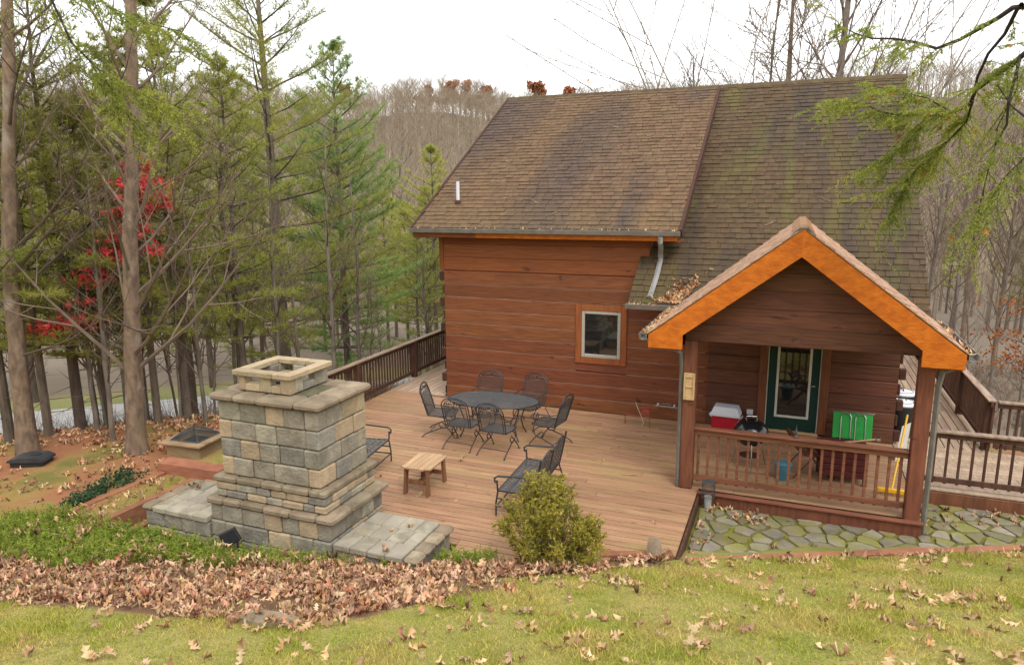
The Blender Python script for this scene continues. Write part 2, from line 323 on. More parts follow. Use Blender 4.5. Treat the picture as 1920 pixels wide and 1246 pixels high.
# ================================================================ STONE PATIO
PAT = [(-1.16, 8.72), (3.2, 10.82), (5.6, 11.95), (5.6, 12.35), (1.98, 12.35), (1.98, 11.0), (-1.16, 11.0)]
PZ = -.2
pb = MB(); pb.prism(PAT, lambda u, v, w: (u, v, PZ-.035-.12*(1-w)))
patio = kind(pb.build('patio', 'moss'), 'structure')
def clip_half(poly, px, py, nx_, ny_):
    out = []
    for i in range(len(poly)):
        a, b_ = poly[i-1], poly[i]; da = (a[0]-px)*nx_+(a[1]-py)*ny_; db = (b_[0]-px)*nx_+(b_[1]-py)*ny_
        if (da <= 0) != (db <= 0):
            q = da/(da-db); out.append((a[0]+(b_[0]-a[0])*q, a[1]+(b_[1]-a[1])*q))
        if db <= 0: out.append(b_)
    return out
rs = random.Random(5); seeds = []
for _ in range(6000):
    x, y = rs.uniform(-1.1, 5.5), rs.uniform(8.7, 12.35)
    if inpoly(PAT, np.array([x]), np.array([y]))[0] and all((x-a)**2+(y-b_)**2 > rs.uniform(.14, .38)**2 for a, b_ in seeds): seeds.append((x, y))
def lerp(a, b_, t_): return a+(b_-a)*t_
for i, (x, y) in enumerate(seeds):
    poly = [(x-.6, y-.6), (x+.6, y-.6), (x+.6, y+.6), (x-.6, y+.6)]
    for j, (a, b_) in enumerate(seeds):
        if i != j and (a-x)**2+(b_-y)**2 < 1.5: poly = clip_half(poly, (a+x)/2, (b_+y)/2, a-x, b_-y)
    # keep inside the patio edges
    for (px, py, nx_, ny_) in ((-1.13, 9, -1, 0), (0, 9.33, .434, -.9), (5.5, 12, 1, 0), (2, 12.33, 0, 1)): poly = clip_half(poly, px, py, nx_, ny_)
    if x < 1.98: poly = clip_half(poly, 0, 10.98, 0, 1) if y < 11 else poly
    if len(poly) < 3: continue
    cx = sum(p[0] for p in poly)/len(poly); cy = sum(p[1] for p in poly)/len(poly)
    g_ = rs.uniform(.74, .95); q = []
    for k in range(len(poly)):
        p, nx2 = poly[k], poly[(k+1) % len(poly)]
        for t_ in (.12, .5, .88):
            jx = rs.uniform(.9, 1.06)*g_; q.append((cx+(lerp(p[0], nx2[0], t_)-cx)*jx, cy+(lerp(p[1], nx2[1], t_)-cy)*jx))
    h = rs.uniform(-.006, .008); n = len(q)
    sl = (rs.uniform(-.012, .012), rs.uniform(-.012, .012))
    ring = lambda f_, z: [(cx+(u-cx)*f_, cy+(v-cy)*f_, z+h+sl[0]*(u-cx)+sl[1]*(v-cy)) for u, v in q]
    m_ = MB(); m_.add(ring(1, PZ-.05)+ring(1, PZ-.008)+ring(.955, PZ), [(a, (a+1) % n, n+(a+1) % n, n+a) for a in range(n)]+[(n+a, n+(a+1) % n, 2*n+(a+1) % n, 2*n+a) for a in range(n)]+[tuple(range(2*n, 3*n))])
    m_.build('flagstone', 'flagstone', patio)
# ================================================================ DECK
deck = bpy.data.objects.new('deck', None); COL.objects.link(deck); kind(deck, 'structure')
bw, gap, th = .134, .014, .03
rd = random.Random(3)
def board_x(x0, x1, y, m_='deck', w=bw):
    if x1-x0 < .1: return
    cuts = [x0]; x = x0+rd.uniform(1.2, 3.8)
    while x < x1-.7: cuts.append(x); x += rd.uniform(2.2, 3.8)
    cuts.append(x1)
    for a, b_ in zip(cuts, cuts[1:]):
        dz = rd.uniform(-.0015, .0015)
        MB().box(a+.002, b_-.002, y, y+w, -th+dz, dz, .004).build('deck_board', m_, deck)
WY = 14.5        # face of the log wall
y = 7.0; row = 0
while y < WY-.02:
    w = min(bw, WY-.01-y)
    xmax = -1.2 if y < 11.05 else 1.95
    xmin = -9.0 if y > 8.39 else (-5.28 if y > 7.98 else -4.03)
    if y < 8.75: xmax = min(xmax, (.333*(y-.02)-3.05)/.144-.02)
    if y > 10.9 and y < 11.05: xmax = -1.2
    board_x(xmin, xmax, y, 'deck', w); y += bw+gap
# side decks: boards run along the house
def board_y(y0, y1, x, m_):
    cuts = [y0]; q = y0+rd.uniform(1.5, 3.5)
    while q < y1-.7: cuts.append(q); q += rd.uniform(2.4, 3.8)
    cuts.append(y1)
    for a, b_ in zip(cuts, cuts[1:]): MB().box(x, x+bw, a+.002, b_-.002, -th, 0, .004).build('deck_board', m_, deck)
x = -9.0
while x < -7.6: board_y(WY, 24.2, x, 'deck_side'); x += bw+gap
x = 1.96
while x < 3.46: board_y(14.52, 24.2, x, 'deck_side'); x += bw+gap
y = 12.42
while y < 14.5: board_x(1.96, 6.4, y, 'deck_side'); y += bw+gap
jm = 'rail_dark'
for bx_ in ((-1.196, -1.156, 8.78, 11.0, -.3, -.035), (-1.2, 1.96, 10.985, 11.025, -.3, -.032), (1.97, 6.4, 12.37, 12.41, -.26, -.032), (-9.05, -9.01, 8.7, 24.2, -.3, -.032), (3.49, 3.53, 14.55, 24.2, -.3, -.032), (-9.0, -7.45, 24.2, 24.24, -.3, -.032)):
    MB().box(*bx_, .004).build('rim_joist', 'porch_wood' if bx_[0] in (-1.2, 1.97) else jm, deck)
MB().box(-1.2, 1.98, 10.94, 11.03, -.03, .008, .006).build('deck_board', 'porch_rail', deck)
MB().box(-8.95, -1.25, 8.85, 14.4, -.12, -.06).build('joist_frame', 'interior', deck); MB().box(-1.25, 1.9, 11.05, 14.4, -.12, -.06).build('joist_frame', 'interior', deck)
MB().box(-3.9, -2.7, 7.75, 8.84, -.12, -.06).build('joist_frame', 'interior', deck)
MB().box(1.98, 6.35, 12.45, 14.5, -.12, -.06).build('joist_frame', 'interior', deck)
for (px, py) in [(-8.9, 10), (-8.9, 13), (-8.9, 16), (-8.9, 19), (-8.9, 22), (3.4, 15), (3.4, 18), (3.4, 21), (3.4, 24), (6.2, 14.2)]:
    z = gz(px, py); MB().box(px-.07, px+.07, py-.07, py+.07, z-.2, -.031).build('deck_post', 'rail_dark', deck)
# ================================================================ RAILINGS
def railing(label, A, B, posts, mp='rail_dark', cap='rail_cap', top=.98, low=.1, step=.135, capw=.14, bal=.036):
    A = Vector(A); B = Vector(B); d = B-A; Ln = d.length; a = atan2(d.y, d.x)
    r = thing('railing', label, 'railing', (A.x, A.y, 0), a)
    MB().box(0, Ln, -capw/2, capw/2, top-.035, top, .006).build('top_rail', cap, r)
    MB().box(0, Ln, -.02, .02, top-.125, top-.036, .004).build('upper_rail', mp, r)
    MB().box(0, Ln, -.02, .02, low, low+.085, .004).build('bottom_rail', mp, r)
    bm = MB().box(-bal/2, bal/2, .0205, .0205+bal, low-.03, top-.045, .004).mesh('baluster', mp)
    n = int(Ln/step)
    for i in range(n):
        x_ = (i+.5)*Ln/n
        if any(abs(x_-p) < .09 for p in posts): continue
        link('baluster', bm, r, (x_, 0, 0))
    for p in posts: MB().box(p-.065, p+.065, -.065, .065, .0, top-.034, .006).build('post', mp, r)
    return r
railing('long dark railing with pale cap along the deck edge by the pine trees', (-9.06, 10.6, 0), (-9.06, 24.0, 0), [.2, 2.6, 5.2, 7.8, 10.4, 13.0], step=.125)
railing('dark railing along the side deck behind the porch post', (3.5, 24.0, 0), (3.5, 14.62, 0), [.1, 2.3, 4.6, 6.9, 9.2], step=.12)
railing('short dark railing running off from the side deck corner', (3.58, 14.6, 0), (6.4, 14.6, 0), [1.4, 2.7], step=.13)
railing('dark railing above the mossy flagstones beside the porch downspout', (2.03, 12.45, 0), (6.4, 12.45, 0), [2.1, 4.2], step=.17, low=.12)
railing('reddish brown porch railing between the two porch posts', (-1.31, 11.12, 0), (1.72, 11.12, 0), [], 'porch_rail', 'porch_rail', 1.03, .14, .148, .13, .04)
# ================================================================ LOG HOUSE
house = thing('log_house', 'reddish brown log house with brown shingle roof and orange gabled porch', 'house', (-2.75, WY, 0))
house.location = (0, 0, 0)
XL, XR, XD = -7.45, 1.95, -2.75
wall = MB().box(XL+.12, XR-.1, WY+.16, WY+.2, -.25, 2.7).build('wall', 'interior', house)
def log(x0, x1, z0, z1, m_, c=.028, y0=WY, dep=.16, parent=wall):   # broad sloping shoulder on top, tight joint below
    k = c*1.5; return MB().prism([(y0+.005, z0+.001), (y0+dep, z0+.001), (y0+dep, z1-.001), (y0+k, z1-.001), (y0, z1-k*1.1), (y0, z0+.008)][::-1], lambda u, v, w: (x0+(x1-x0)*w, u, v)).build('log', m_, parent)
ch = .3
wx0, wx1, wz0, wz1 = -4.3, -3.17, 1.08, 2.37      # window trim
dx0, dx1, dz1 = -.5, .78, 2.16                     # door trim
for i in range(-1, 13):
    z0, z1 = i*ch, (i+1)*ch
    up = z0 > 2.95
    if i < 0: z0 = -.25
    spans = [(XL, XD if z1 > 3.1 else XR)]
    for (a, b_, za, zb) in ((wx0+.02, wx1-.02, wz0+.02, wz1-.02), (dx0+.02, dx1-.02, -.02, dz1-.02)):
        if z1 > za and z0 < zb:
            ns = []
            for s0, s1 in spans:
                if b_ <= s0 or a >= s1: ns.append((s0, s1))
                else: ns += [(s0, a), (b_, s1)]
            spans = ns
            # filler courses above / below the opening
            if z0 < za-.05 and z1 > za: log(a, b_, z0, za, 'log', .01)
            if z1 > zb+.05 and z0 < zb: log(a, b_, zb, z1, 'log', .01)
    for s0, s1 in spans:
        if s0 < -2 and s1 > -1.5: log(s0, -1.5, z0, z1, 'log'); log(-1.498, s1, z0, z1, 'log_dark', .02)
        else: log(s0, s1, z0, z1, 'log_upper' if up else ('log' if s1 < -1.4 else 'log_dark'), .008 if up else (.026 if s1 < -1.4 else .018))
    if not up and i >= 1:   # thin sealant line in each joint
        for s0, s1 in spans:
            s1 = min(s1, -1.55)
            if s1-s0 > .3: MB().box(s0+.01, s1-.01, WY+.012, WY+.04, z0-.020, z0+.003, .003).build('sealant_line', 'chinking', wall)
    if not up and i >= 0:   # dovetailed log ends past the corners
        e0 = XL-(.13 if i % 2 else .05)
        MB().box(e0, XL-.002, WY+.01, WY+.15, z0+.05, z1-.05, .012).build('log_end', 'log_end', wall)
        MB().box(XR+.002, XR+(.05 if i % 2 else .12), WY+.01, WY+.15, z0+.05, z1-.05, .012).build('log_end', 'log_end', wall)
        MB().box(XL-.10, XL-.002, WY+.17, WY+.33, z0+.02, z1-.02, .012).build('log_end', 'log', wall)
MB().box(XL-.1, XL+.0, WY-.03, WY+.1, 3.0, 3.86, .006).build('corner_board', 'trim', house)
# side, front and dormer walls
ZR = 7.36; RY = 20.0; SL1 = (7.40-3.95)/(RY-14.1); SL2 = (7.40-2.60)/(RY-13.4)
for X, sgn in ((XL, 1), (XR, -1)):
    sl, ye = (SL1, 14.1) if X == XL else (SL2, 13.4)
    w = MB(); zt = lambda yy: 7.40-sl*abs(RY-yy)-.16
    poly = [(WY+.34, -.25), (24.0, -.25), (24.0, 7.40-SL1*4-.2), (RY, 7.2), (WY+.34, zt(WY+.34))]
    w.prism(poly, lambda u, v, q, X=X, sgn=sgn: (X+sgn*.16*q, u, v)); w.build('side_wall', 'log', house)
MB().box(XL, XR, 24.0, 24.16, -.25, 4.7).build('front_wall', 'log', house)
MB().prism([(WY+.17, 2.9), (RY-.2, 6.3), (RY-.2, 7.0), (WY+.17, 3.86)], lambda u, v, q: (XD-.12*(1-q)-.001, u, v)).build('dormer_wall', 'trim', house)
# ---- roofs: deck slab + single shingles
def shingles(roof, O, U, Vd, Nn, ulen, vlen, m_, keep=None, chosen=None, seed=1, expo=.165, wr=(.15, .31), thick=.02):
    """courses of shingles from the eave (v=0) up; chosen(u,v) -> build as a piece of its own"""
    r = random.Random(seed); bulk = MB(); ncount = 0; v = 0.; k = 0
    O, U, Vd, Nn = Vector(O), Vector(U), Vector(Vd), Vector(Nn)
    while v < vlen-.02:
        u = -r.uniform(0, .25)
        while u < ulen:
            w = r.uniform(*wr); a, b_ = max(u, 0), min(u+w-.006, ulen); u += w
            if b_-a < .03: continue
            L_ = min(expo+.05, vlen-v); t0 = thick*r.uniform(.75, 1.5); dv = r.uniform(-.012, .006)
            if keep and not keep((a+b_)/2, v+expo*.5): continue
            P = lambda uu, vv, nn: O+U*uu+Vd*vv+Nn*nn
            vs_ = [P(a, v+dv, .002), P(b_, v+dv, .002), P(b_, v+L_, 0), P(a, v+L_, 0), P(a+.003, v+dv, t0), P(b_-.003, v+dv, t0), P(b_-.003, v+L_, .004), P(a+.003, v+L_, .004)]
            fs = [(0, 3, 2, 1), (4, 5, 6, 7), (0, 1, 5, 4), (1, 2, 6, 5), (2, 3, 7, 6), (3, 0, 4, 7)]
            if chosen and chosen((a+b_)/2, v): MB().add(vs_, fs).build('shingle', m_, roof)
            else: bulk.add(vs_, fs)
        v += expo; k += 1
    kind(bulk.build('shingles', m_, roof), 'stuff')
def plane_roof(name, x0, x1, ye, ze, m_, th_, chosen, seed):
    vl = sqrt((RY-ye)**2+(7.40-ze)**2); V_ = ((0), (RY-ye)/vl, (7.40-ze)/vl); Nn = (0, -V_[2], V_[1])
    sl = MB()
    P = lambda u, v, n_: (u, ye+V_[1]*v+Nn[1]*n_, ze+V_[2]*v+Nn[2]*n_)
    sl.add([P(x0+.01, .02, -th_), P(x1-.01, .02, -th_), P(x1-.01, vl, -th_), P(x0+.01, vl, -th_), P(x0+.01, .02, -.002), P(x1-.01, .02, -.002), P(x1-.01, vl, -.002), P(x0+.01, vl, -.002)], [(0, 3, 2, 1), (4, 5, 6, 7), (0, 1, 5, 4), (1, 2, 6, 5), (2, 3, 7, 6), (3, 0, 4, 7)])
    r = sl.build(name, 'fascia_dull', house)
    shingles(r, (x0, ye, ze), (1, 0, 0), V_, Nn, x1-x0, vl, m_, None, chosen, seed)
    return r, vl, V_, Nn
r1, vl1, V1, N1 = plane_roof('roof', -8.0, -2.12, 14.1, 3.96, 'shingle', .1, lambda u, v: v < .8, 21)
r2, vl2, V2, N2 = plane_roof('roof', -2.93, 2.2, 13.4, 2.61, 'shingle_mossy', .1, lambda u, v: v < 1.55 and u < 1.75 or (v < 2.9 and 2.2 < u < 5.2 and v > 1.9), 22)
# north slope, rakes, ridge caps
MB().add([(-8.0, RY, 7.40), (2.2, RY, 7.40), (2.2, 25.0, 4.5), (-8.0, 25.0, 4.5), (-8.0, RY, 7.28), (2.2, RY, 7.28), (2.2, 25, 4.38), (-8.0, 25, 4.38)], [(0, 1, 2, 3), (7, 6, 5, 4), (0, 4, 5, 1), (1, 5, 6, 2), (2, 6, 7, 3), (3, 7, 4, 0)]).build('roof', 'shingle', house)
rk = MB()
P1 = lambda x, v, n_: (x, 14.1+V1[1]*v+N1[1]*n_, 3.96+V1[2]*v+N1[2]*n_)
for (xa, xb) in ((-2.118, -2.06), (-8.06, -8.002)):
    q = MB(); q.add([P1(xa, 0, -.14), P1(xb, 0, -.14), P1(xb, vl1, -.14), P1(xa, vl1, -.14), P1(xa, 0, .03), P1(xb, 0, .03), P1(xb, vl1, .03), P1(xa, vl1, .03)], [(0, 3, 2, 1), (4, 5, 6, 7), (0, 1, 5, 4), (1, 2, 6, 5), (2, 3, 7, 6), (3, 0, 4, 7)]); q.build('rake_board', 'log_end', house)
x = -8.0; rr_ = random.Random(9)
while x < 2.2:
    w = min(.3, 2.2-x)
    MB().add([(x, RY-.14, 7.335), (x+w+.03, RY-.14, 7.33), (x+w+.03, RY, 7.435), (x, RY, 7.445), (x+w+.03, RY+.14, 7.33), (x, RY+.14, 7.335), (x, RY-.14, 7.315), (x+w+.03, RY-.14, 7.31)], [(0, 1, 2, 3), (3, 2, 4, 5), (6, 7, 1, 0)]).build('ridge_cap', 'ridge_moss', r2)
    x += .3
# eaves: fascia, soffit, gutter (a U trough)
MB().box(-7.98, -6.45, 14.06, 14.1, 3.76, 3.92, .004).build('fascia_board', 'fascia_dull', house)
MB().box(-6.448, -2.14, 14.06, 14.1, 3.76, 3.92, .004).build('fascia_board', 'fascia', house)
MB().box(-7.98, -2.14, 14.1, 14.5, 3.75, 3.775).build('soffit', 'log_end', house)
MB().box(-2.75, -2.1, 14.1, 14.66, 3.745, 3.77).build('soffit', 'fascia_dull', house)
def gutter(name, pts_fn, L_, m_='gutter', parent=house):
    prof = [(-.002, .0), (-.002, -.09), (-.055, -.105), (-.11, -.095), (-.125, -.02), (-.125, .0), (-.115, .0), (-.113, -.015), (-.1, -.085), (-.055, -.095), (-.01, -.08), (-.01, .0)]
    n = len(prof); m_b = MB(); m_b.add([pts_fn(0, a, b_) for a, b_ in prof]+[pts_fn(L_, a, b_) for a, b_ in prof], [(i, (i+1) % n, n+(i+1) % n, n+i) for i in range(n)]+[tuple(range(n)), tuple(range(n, 2*n))[::-1]]); return m_b.build(name, m_, parent)
gutter('gutter', lambda s, a, b_: (-8.02+s, 14.06+a, 3.965+b_), 5.94)
gutter('gutter', lambda s, a, b_: (-2.96+s, 13.38+a, 2.615+b_), .94)
dsp = MB(); dsp.tube([(-2.45, 13.97, 3.85), (-2.45, 14.0, 3.74), (-2.47, 14.2, 3.62), (-2.5, 14.36, 3.5), (-2.5, 14.38, 3.38), (-2.5, 13.95, 3.06), (-2.53, 13.48, 2.73)], .05, 4); dsp.build('downspout', 'gutter_grey', house)
# vent pipe on the roof
vp = MB(); vp.tube([(-7.3, 15.0, 4.42), (-7.3, 15.0, 4.98)], .04, 12); vo = vp.build('vent_pipe', 'white_plastic', house)
MB().lathe([(.085, 0), (.075, .06), (.042, .1)], 12, Matrix.Translation((-7.3, 15.0, 4.46))).build('flashing', 'log_end', vo)
# ---- window
win = MB()
for b_ in ((wx0+.005, wx0+.135, wz0, wz1), (wx1-.135, wx1-.005, wz0, wz1), (wx0+.137, wx1-.137, wz1-.135, wz1), (wx0+.137, wx1-.137, wz0, wz0+.13)):
    MB().box(b_[0], b_[1], WY-.03, WY+.05, b_[2], b_[3], .005).build('window_trim', 'trim', house)
fx0, fx1, fz0, fz1 = wx0+.137, wx1-.137, wz0+.132, wz1-.137
wf = MB()
for b_ in ((fx0, fx0+.07, fz0, fz1), (fx1-.07, fx1, fz0, fz1), (fx0+.07, fx1-.07, fz1-.07, fz1), (fx0+.07, fx1-.07, fz0, fz0+.075)): wf.box(b_[0], b_[1], WY-.02, WY+.05, b_[2], b_[3], .01)
wfo = wf.build('window', 'vinyl', house)
MB().box(fx0+.068, fx1-.068, WY+.012, WY+.024, fz0+.073, fz1-.068).build('pane', 'glass', wfo)
# ---- door
for a, b_ in ((dx0, dx0+.15), (dx1-.15, dx1)): MB().box(a, b_, WY-.03, WY+.06, .03, dz1, .005).build('door_trim', 'door_casing', house)
MB().box(dx0+.152, dx1-.152, WY-.03, WY+.06, dz1-.13, dz1, .005).build('door_trim', 'door_casing', house)
D0, D1 = dx0+.155, dx1-.155
dr = MB(); gx0, gx1, g0, g1 = D0+.2, D1-.2, .34, 1.92
for b_ in ((D0+.02, gx0, .05, 2.02), (gx1, D1-.02, .05, 2.02), (gx0, gx1, .05, g0), (gx0, gx1, g1, 2.02)): dr.box(b_[0], b_[1], WY+.0, WY+.05, b_[2], b_[3])
dro = dr.build('door', 'door_green', house)
for b_ in ((gx0-.03, gx0+.015, g0-.03, g1+.03), (gx1-.015, gx1+.03, g0-.03, g1+.03), (gx0+.015, gx1-.015, g0-.03, g0+.015), (gx0+.015, gx1-.015, g1-.015, g1+.03)): MB().box(b_[0], b_[1], WY-.012, WY+.01, b_[2], b_[3], .004).build('glazing_bead', 'white_paint', dro)
MB().box(gx0, gx1, WY+.015, WY+.025, g0, g1).build('pane', 'glass', dro)
MB().tube([(D1-.09, WY-.002, 1.0), (D1-.09, WY-.05, 1.0), (D1-.18, WY-.055, 1.0)], .012, 8).build('handle', 'chrome', dro)
MB().box(D0-.0, D0+.018, WY-.005, WY+.05, .04, 2.03).build('jamb', 'white_paint', house); MB().box(D1-.018, D1, WY-.005, WY+.05, .04, 2.03).build('jamb', 'white_paint', house)
MB().box(D0-.02, D1+.02, WY-.06, WY+.06, .004, .045, .005).build('threshold', 'pale_wood', house)
MB().box(-.69, -.57, WY-.035, WY-.002, .30, .41, .006).build('outlet_box', 'white_plastic', house)
# ---- porch
AX, AZ, HWX, EZ = .1, 4.20, 2.1, 2.59           # ridge x, ridge z, half width, eave z
PSL = (AZ-EZ)/HWX; YF = 10.6
ymain = lambda z: RY-(7.40-z)/SL2+.03
pv = sqrt(HWX**2+(AZ-EZ)**2)
for sgn in (-1, 1):
    V_ = (-sgn*HWX/pv, 0, (AZ-EZ)/pv); Nn = (sgn*(AZ-EZ)/pv, 0, HWX/pv); ex = AX+sgn*HWX
    O = (ex, YF, EZ); y1e, y1r = ymain(EZ)-.02, ymain(AZ)-.02
    low = [Vector((ex, YF+.06, EZ)), Vector((ex, y1e, EZ)), Vector((AX, y1r, AZ)), Vector((AX, YF+.06, AZ))]; n_ = Vector(Nn)
    pr = MB(); pr.add([p-n_*.09 for p in low]+[p-n_*.002 for p in low], [(0, 1, 2, 3), (7, 6, 5, 4), (0, 4, 5, 1), (1, 5, 6, 2), (2, 6, 7, 3), (3, 7, 4, 0)]); pro = pr.build('porch_roof', 'fascia_dull', house)
    shingles(pro, O, (0, 1, 0), V_, Nn, 5.2, pv, 'shingle_porch', lambda u, v, V_=V_: YF+u < ymain(EZ+V_[2]*v)+.05, None, 30+sgn)
    gutter('gutter', (lambda s, a, b_, sgn=sgn, ex=ex: (ex+sgn*(.012-a)*1.0, YF+s, EZ-.0+b_)), 13.3-YF)
    # rake fascia with its boxed return
    po = [(HWX-.01, EZ-.01), (HWX-.01, EZ-.21), (1.58, EZ-.21), (1.58, AZ-.39-PSL*1.58), (0, AZ-.39), (0, AZ-.012)]
    fb = MB(); fb.prism([(AX+sgn*u, z) for u, z in (po if sgn < 0 else po[::-1])], lambda u, v, w: (u, YF+.055-.05*w, v)); fb.build('rake_fascia', 'fascia', house)
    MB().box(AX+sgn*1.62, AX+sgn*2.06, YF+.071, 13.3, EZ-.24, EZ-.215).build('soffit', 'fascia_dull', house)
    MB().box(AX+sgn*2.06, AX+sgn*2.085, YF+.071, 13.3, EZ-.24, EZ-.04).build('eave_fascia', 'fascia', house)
    # downspout beside the post
    px = AX+sgn*2.16
    tx_ = -1.53 if sgn < 0 else 1.99
    ds = MB().tube([(px, 11.0, EZ-.09), (px, 11.0, EZ-.2), (tx_+sgn*.18, 11.03, EZ-.27), (tx_+sgn*.03, 11.06, EZ-.36), (tx_, 11.07, EZ-.55), (tx_, 11.07, 1.2), (tx_, 11.07, .01 if sgn < 0 else -.19)], .04, 4); ds.build('downspout', 'gutter', house)
for k in range(17):
    y0 = YF+k*.3
    MB().add([(AX-.16, y0, AZ-.09), (AX-.05, y0, AZ+.015), (AX+.05, y0, AZ+.015), (AX+.16, y0, AZ-.09), (AX-.16, y0+.33, AZ-.10), (AX-.05, y0+.33, AZ+.005), (AX+.05, y0+.33, AZ+.005), (AX+.16, y0+.33, AZ-.10), (AX-.16, y0, AZ-.11), (AX-.05, y0, AZ-.005), (AX+.05, y0, AZ-.005), (AX+.16, y0, AZ-.11)], [(0, 1, 5, 4), (1, 2, 6, 5), (2, 3, 7, 6), (8, 9, 1, 0), (9, 10, 2, 1), (10, 11, 3, 2)]).build('ridge_cap', 'gutter' if k < 1 else 'shingle_porch', house)
for px in (-1.4, 1.83): MB().box(px-.1, px+.1, 11.02, 11.22, .009 if px < 0 else -.2, 2.44, .008).build('porch_post', 'porch_wood', house)
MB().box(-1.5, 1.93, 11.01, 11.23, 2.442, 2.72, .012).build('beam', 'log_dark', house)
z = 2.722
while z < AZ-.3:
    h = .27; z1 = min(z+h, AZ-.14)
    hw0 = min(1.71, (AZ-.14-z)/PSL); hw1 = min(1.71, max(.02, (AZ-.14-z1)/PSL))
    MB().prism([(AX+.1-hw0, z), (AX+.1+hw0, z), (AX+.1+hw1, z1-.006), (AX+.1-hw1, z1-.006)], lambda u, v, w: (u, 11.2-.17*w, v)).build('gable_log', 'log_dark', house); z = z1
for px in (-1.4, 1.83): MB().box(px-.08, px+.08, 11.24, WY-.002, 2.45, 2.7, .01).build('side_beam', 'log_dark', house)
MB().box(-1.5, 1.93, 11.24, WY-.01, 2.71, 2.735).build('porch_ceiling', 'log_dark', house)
def rebase(o, base):
    o.location = base; b_ = Matrix.Translation(Vector(base)).inverted()
    for c_ in o.children: c_.matrix_parent_inverse = b_ @ c_.matrix_parent_inverse
    return o
rebase(house, (-2.75, 19.0, -.25))
# ================================================================ OUTDOOR FIREPLACE (seen from its back)
fp = thing('stone_fireplace', 'tall outdoor fireplace of tan and grey stone blocks with low hearth wings', 'fireplace')
rf = random.Random(4)
def smat(p_tan=.35): return rf.choices(['stone', 'stone_tan', 'stone_grey'], [.62-p_tan*.4, p_tan, .38-p_tan*.3])[0]
def course(x0, x1, y0, y1, z0, z1, wr, odd, dep=.2, p_tan=.35, c=.018, name='stone_block', m_=None, par=fp):
    j = lambda: rf.uniform(-.009, .009)
    def run(a, b_, place):
        u = a
        while u < b_-.01:
            w = rf.uniform(*wr); w = b_-u if b_-u-w < wr[0]*.7 else w
            place(u+.003, min(u+w, b_)-.003); u += w
    ix0, ix1 = (x0, x1) if odd else (x0+dep, x1-dep); iy0, iy1 = (y0+dep, y1-dep) if odd else (y0, y1)
    mk = lambda *q: MB().box(q[0], q[1], q[2], q[3], z0+.003+rf.uniform(0, .002), z1-.003-rf.uniform(0, .003), c).build(name, m_ or smat(p_tan), par)
    run(ix0, ix1, lambda a, b_: mk(a, b_, y0+j(), y0+dep)); run(ix0, ix1, lambda a, b_: mk(a, b_, y1-dep, y1+j()))
    run(iy0, iy1, lambda a, b_: mk(x1-dep, x1+j(), a, b_)); run(iy0, iy1, lambda a, b_: mk(x0+j(), x0+dep, a, b_))
MB().box(-7.14, -5.58, 7.15, 8.19, -.3, 2.0).build('mortar_core', 'mortar', fp)
for k in range(4): course(-7.17, -5.53, 7.12, 8.22, .93+k*.26, .93+(k+1)*.26, (.30, .44), k % 2, .2, .36)
for k in range(2): course(-7.26, -5.44, 7.06, 8.26, .61+k*.11, .61+(k+1)*.11, (.22, .36), k % 2, .18, .45)
course(-7.36, -5.36, 7.02, 8.30, .26, .5, (.26, .42), 0, .2, .3); course(-7.37, -5.35, 7.01, 8.31, .02, .26, (.26, .42), 1, .2, .3); course(-7.37, -5.35, 7.01, 8.31, -.25, .02, (.26, .42), 0, .2, .3)
course(-7.28, -5.42, 7.04, 8.30, .83, .93, (.32, .5), 1, .24, c=.024, name='ledge_stone', m_='coping')
course(-7.39, -5.28, 6.98, 8.36, .5, .61, (.3, .48), 0, .28, c=.028, name='ledge_stone', m_='coping')
course(-7.25, -5.46, 7.05, 8.30, 1.985, 2.09, (.3, .5), 0, .4, c=.03, name='coping_stone', m_='coping')
MB().box(-6.9, -5.82, 7.4, 7.95, 2.0, 2.085).build('mortar_core', 'mortar', fp)
# crown: short piers with openings under a square ring
cx0, cx1, cy0, cy1 = -6.94, -6.07, 7.30, 8.13
def crown(a0, a1, b0, b1, z0, z1, m_='stone_tan'): MB().box(a0, a1, b0, b1, z0, z1, .01).build('crown_stone', m_, fp)
for (a, b_) in ((cx0, cx0+.12), (cx0+.36, cx0+.55), (cx1-.16, cx1)):
    crown(a, b_, cy0, cy0+.12, 2.101, 2.31); crown(a, b_, cy1-.12, cy1, 2.101, 2.31, 'stone')
for (a, b_) in ((cx0+.122, cx0+.358), (cx0+.552, cx1-.162)):
    crown(a, b_, cy0, cy0+.12, 2.101, 2.2); crown(a, b_, cy1-.12, cy1, 2.101, 2.2)
for X in (cx0, cx1-.12):
    crown(X, X+.12, cy0+.122, cy0+.28, 2.101, 2.31, 'stone'); crown(X, X+.12, cy0+.282, cy1-.302, 2.101, 2.2, 'stone_grey'); crown(X, X+.12, cy1-.3, cy1-.122, 2.101, 2.31, 'stone')
rx0, rx1, ry0, ry1 = -6.99, -6.02, 7.25, 8.18
for q in ((rx0, rx1-.31, ry0, ry0+.15), (rx1-.3, rx1, ry0, ry0+.15), (rx0, rx1-.36, ry1-.15, ry1), (rx1-.35, rx1, ry1-.15, ry1), (rx0, rx0+.15, ry0+.152, ry1-.152), (rx1-.15, rx1, ry0+.152, ry1-.152)):
    crown(q[0], q[1], q[2], q[3], 2.312, 2.385)
MB().box(cx0+.3, cx1-.3, cy0+.3, cy1-.3, 2.09, 2.18).build('flue', 'iron', fp)
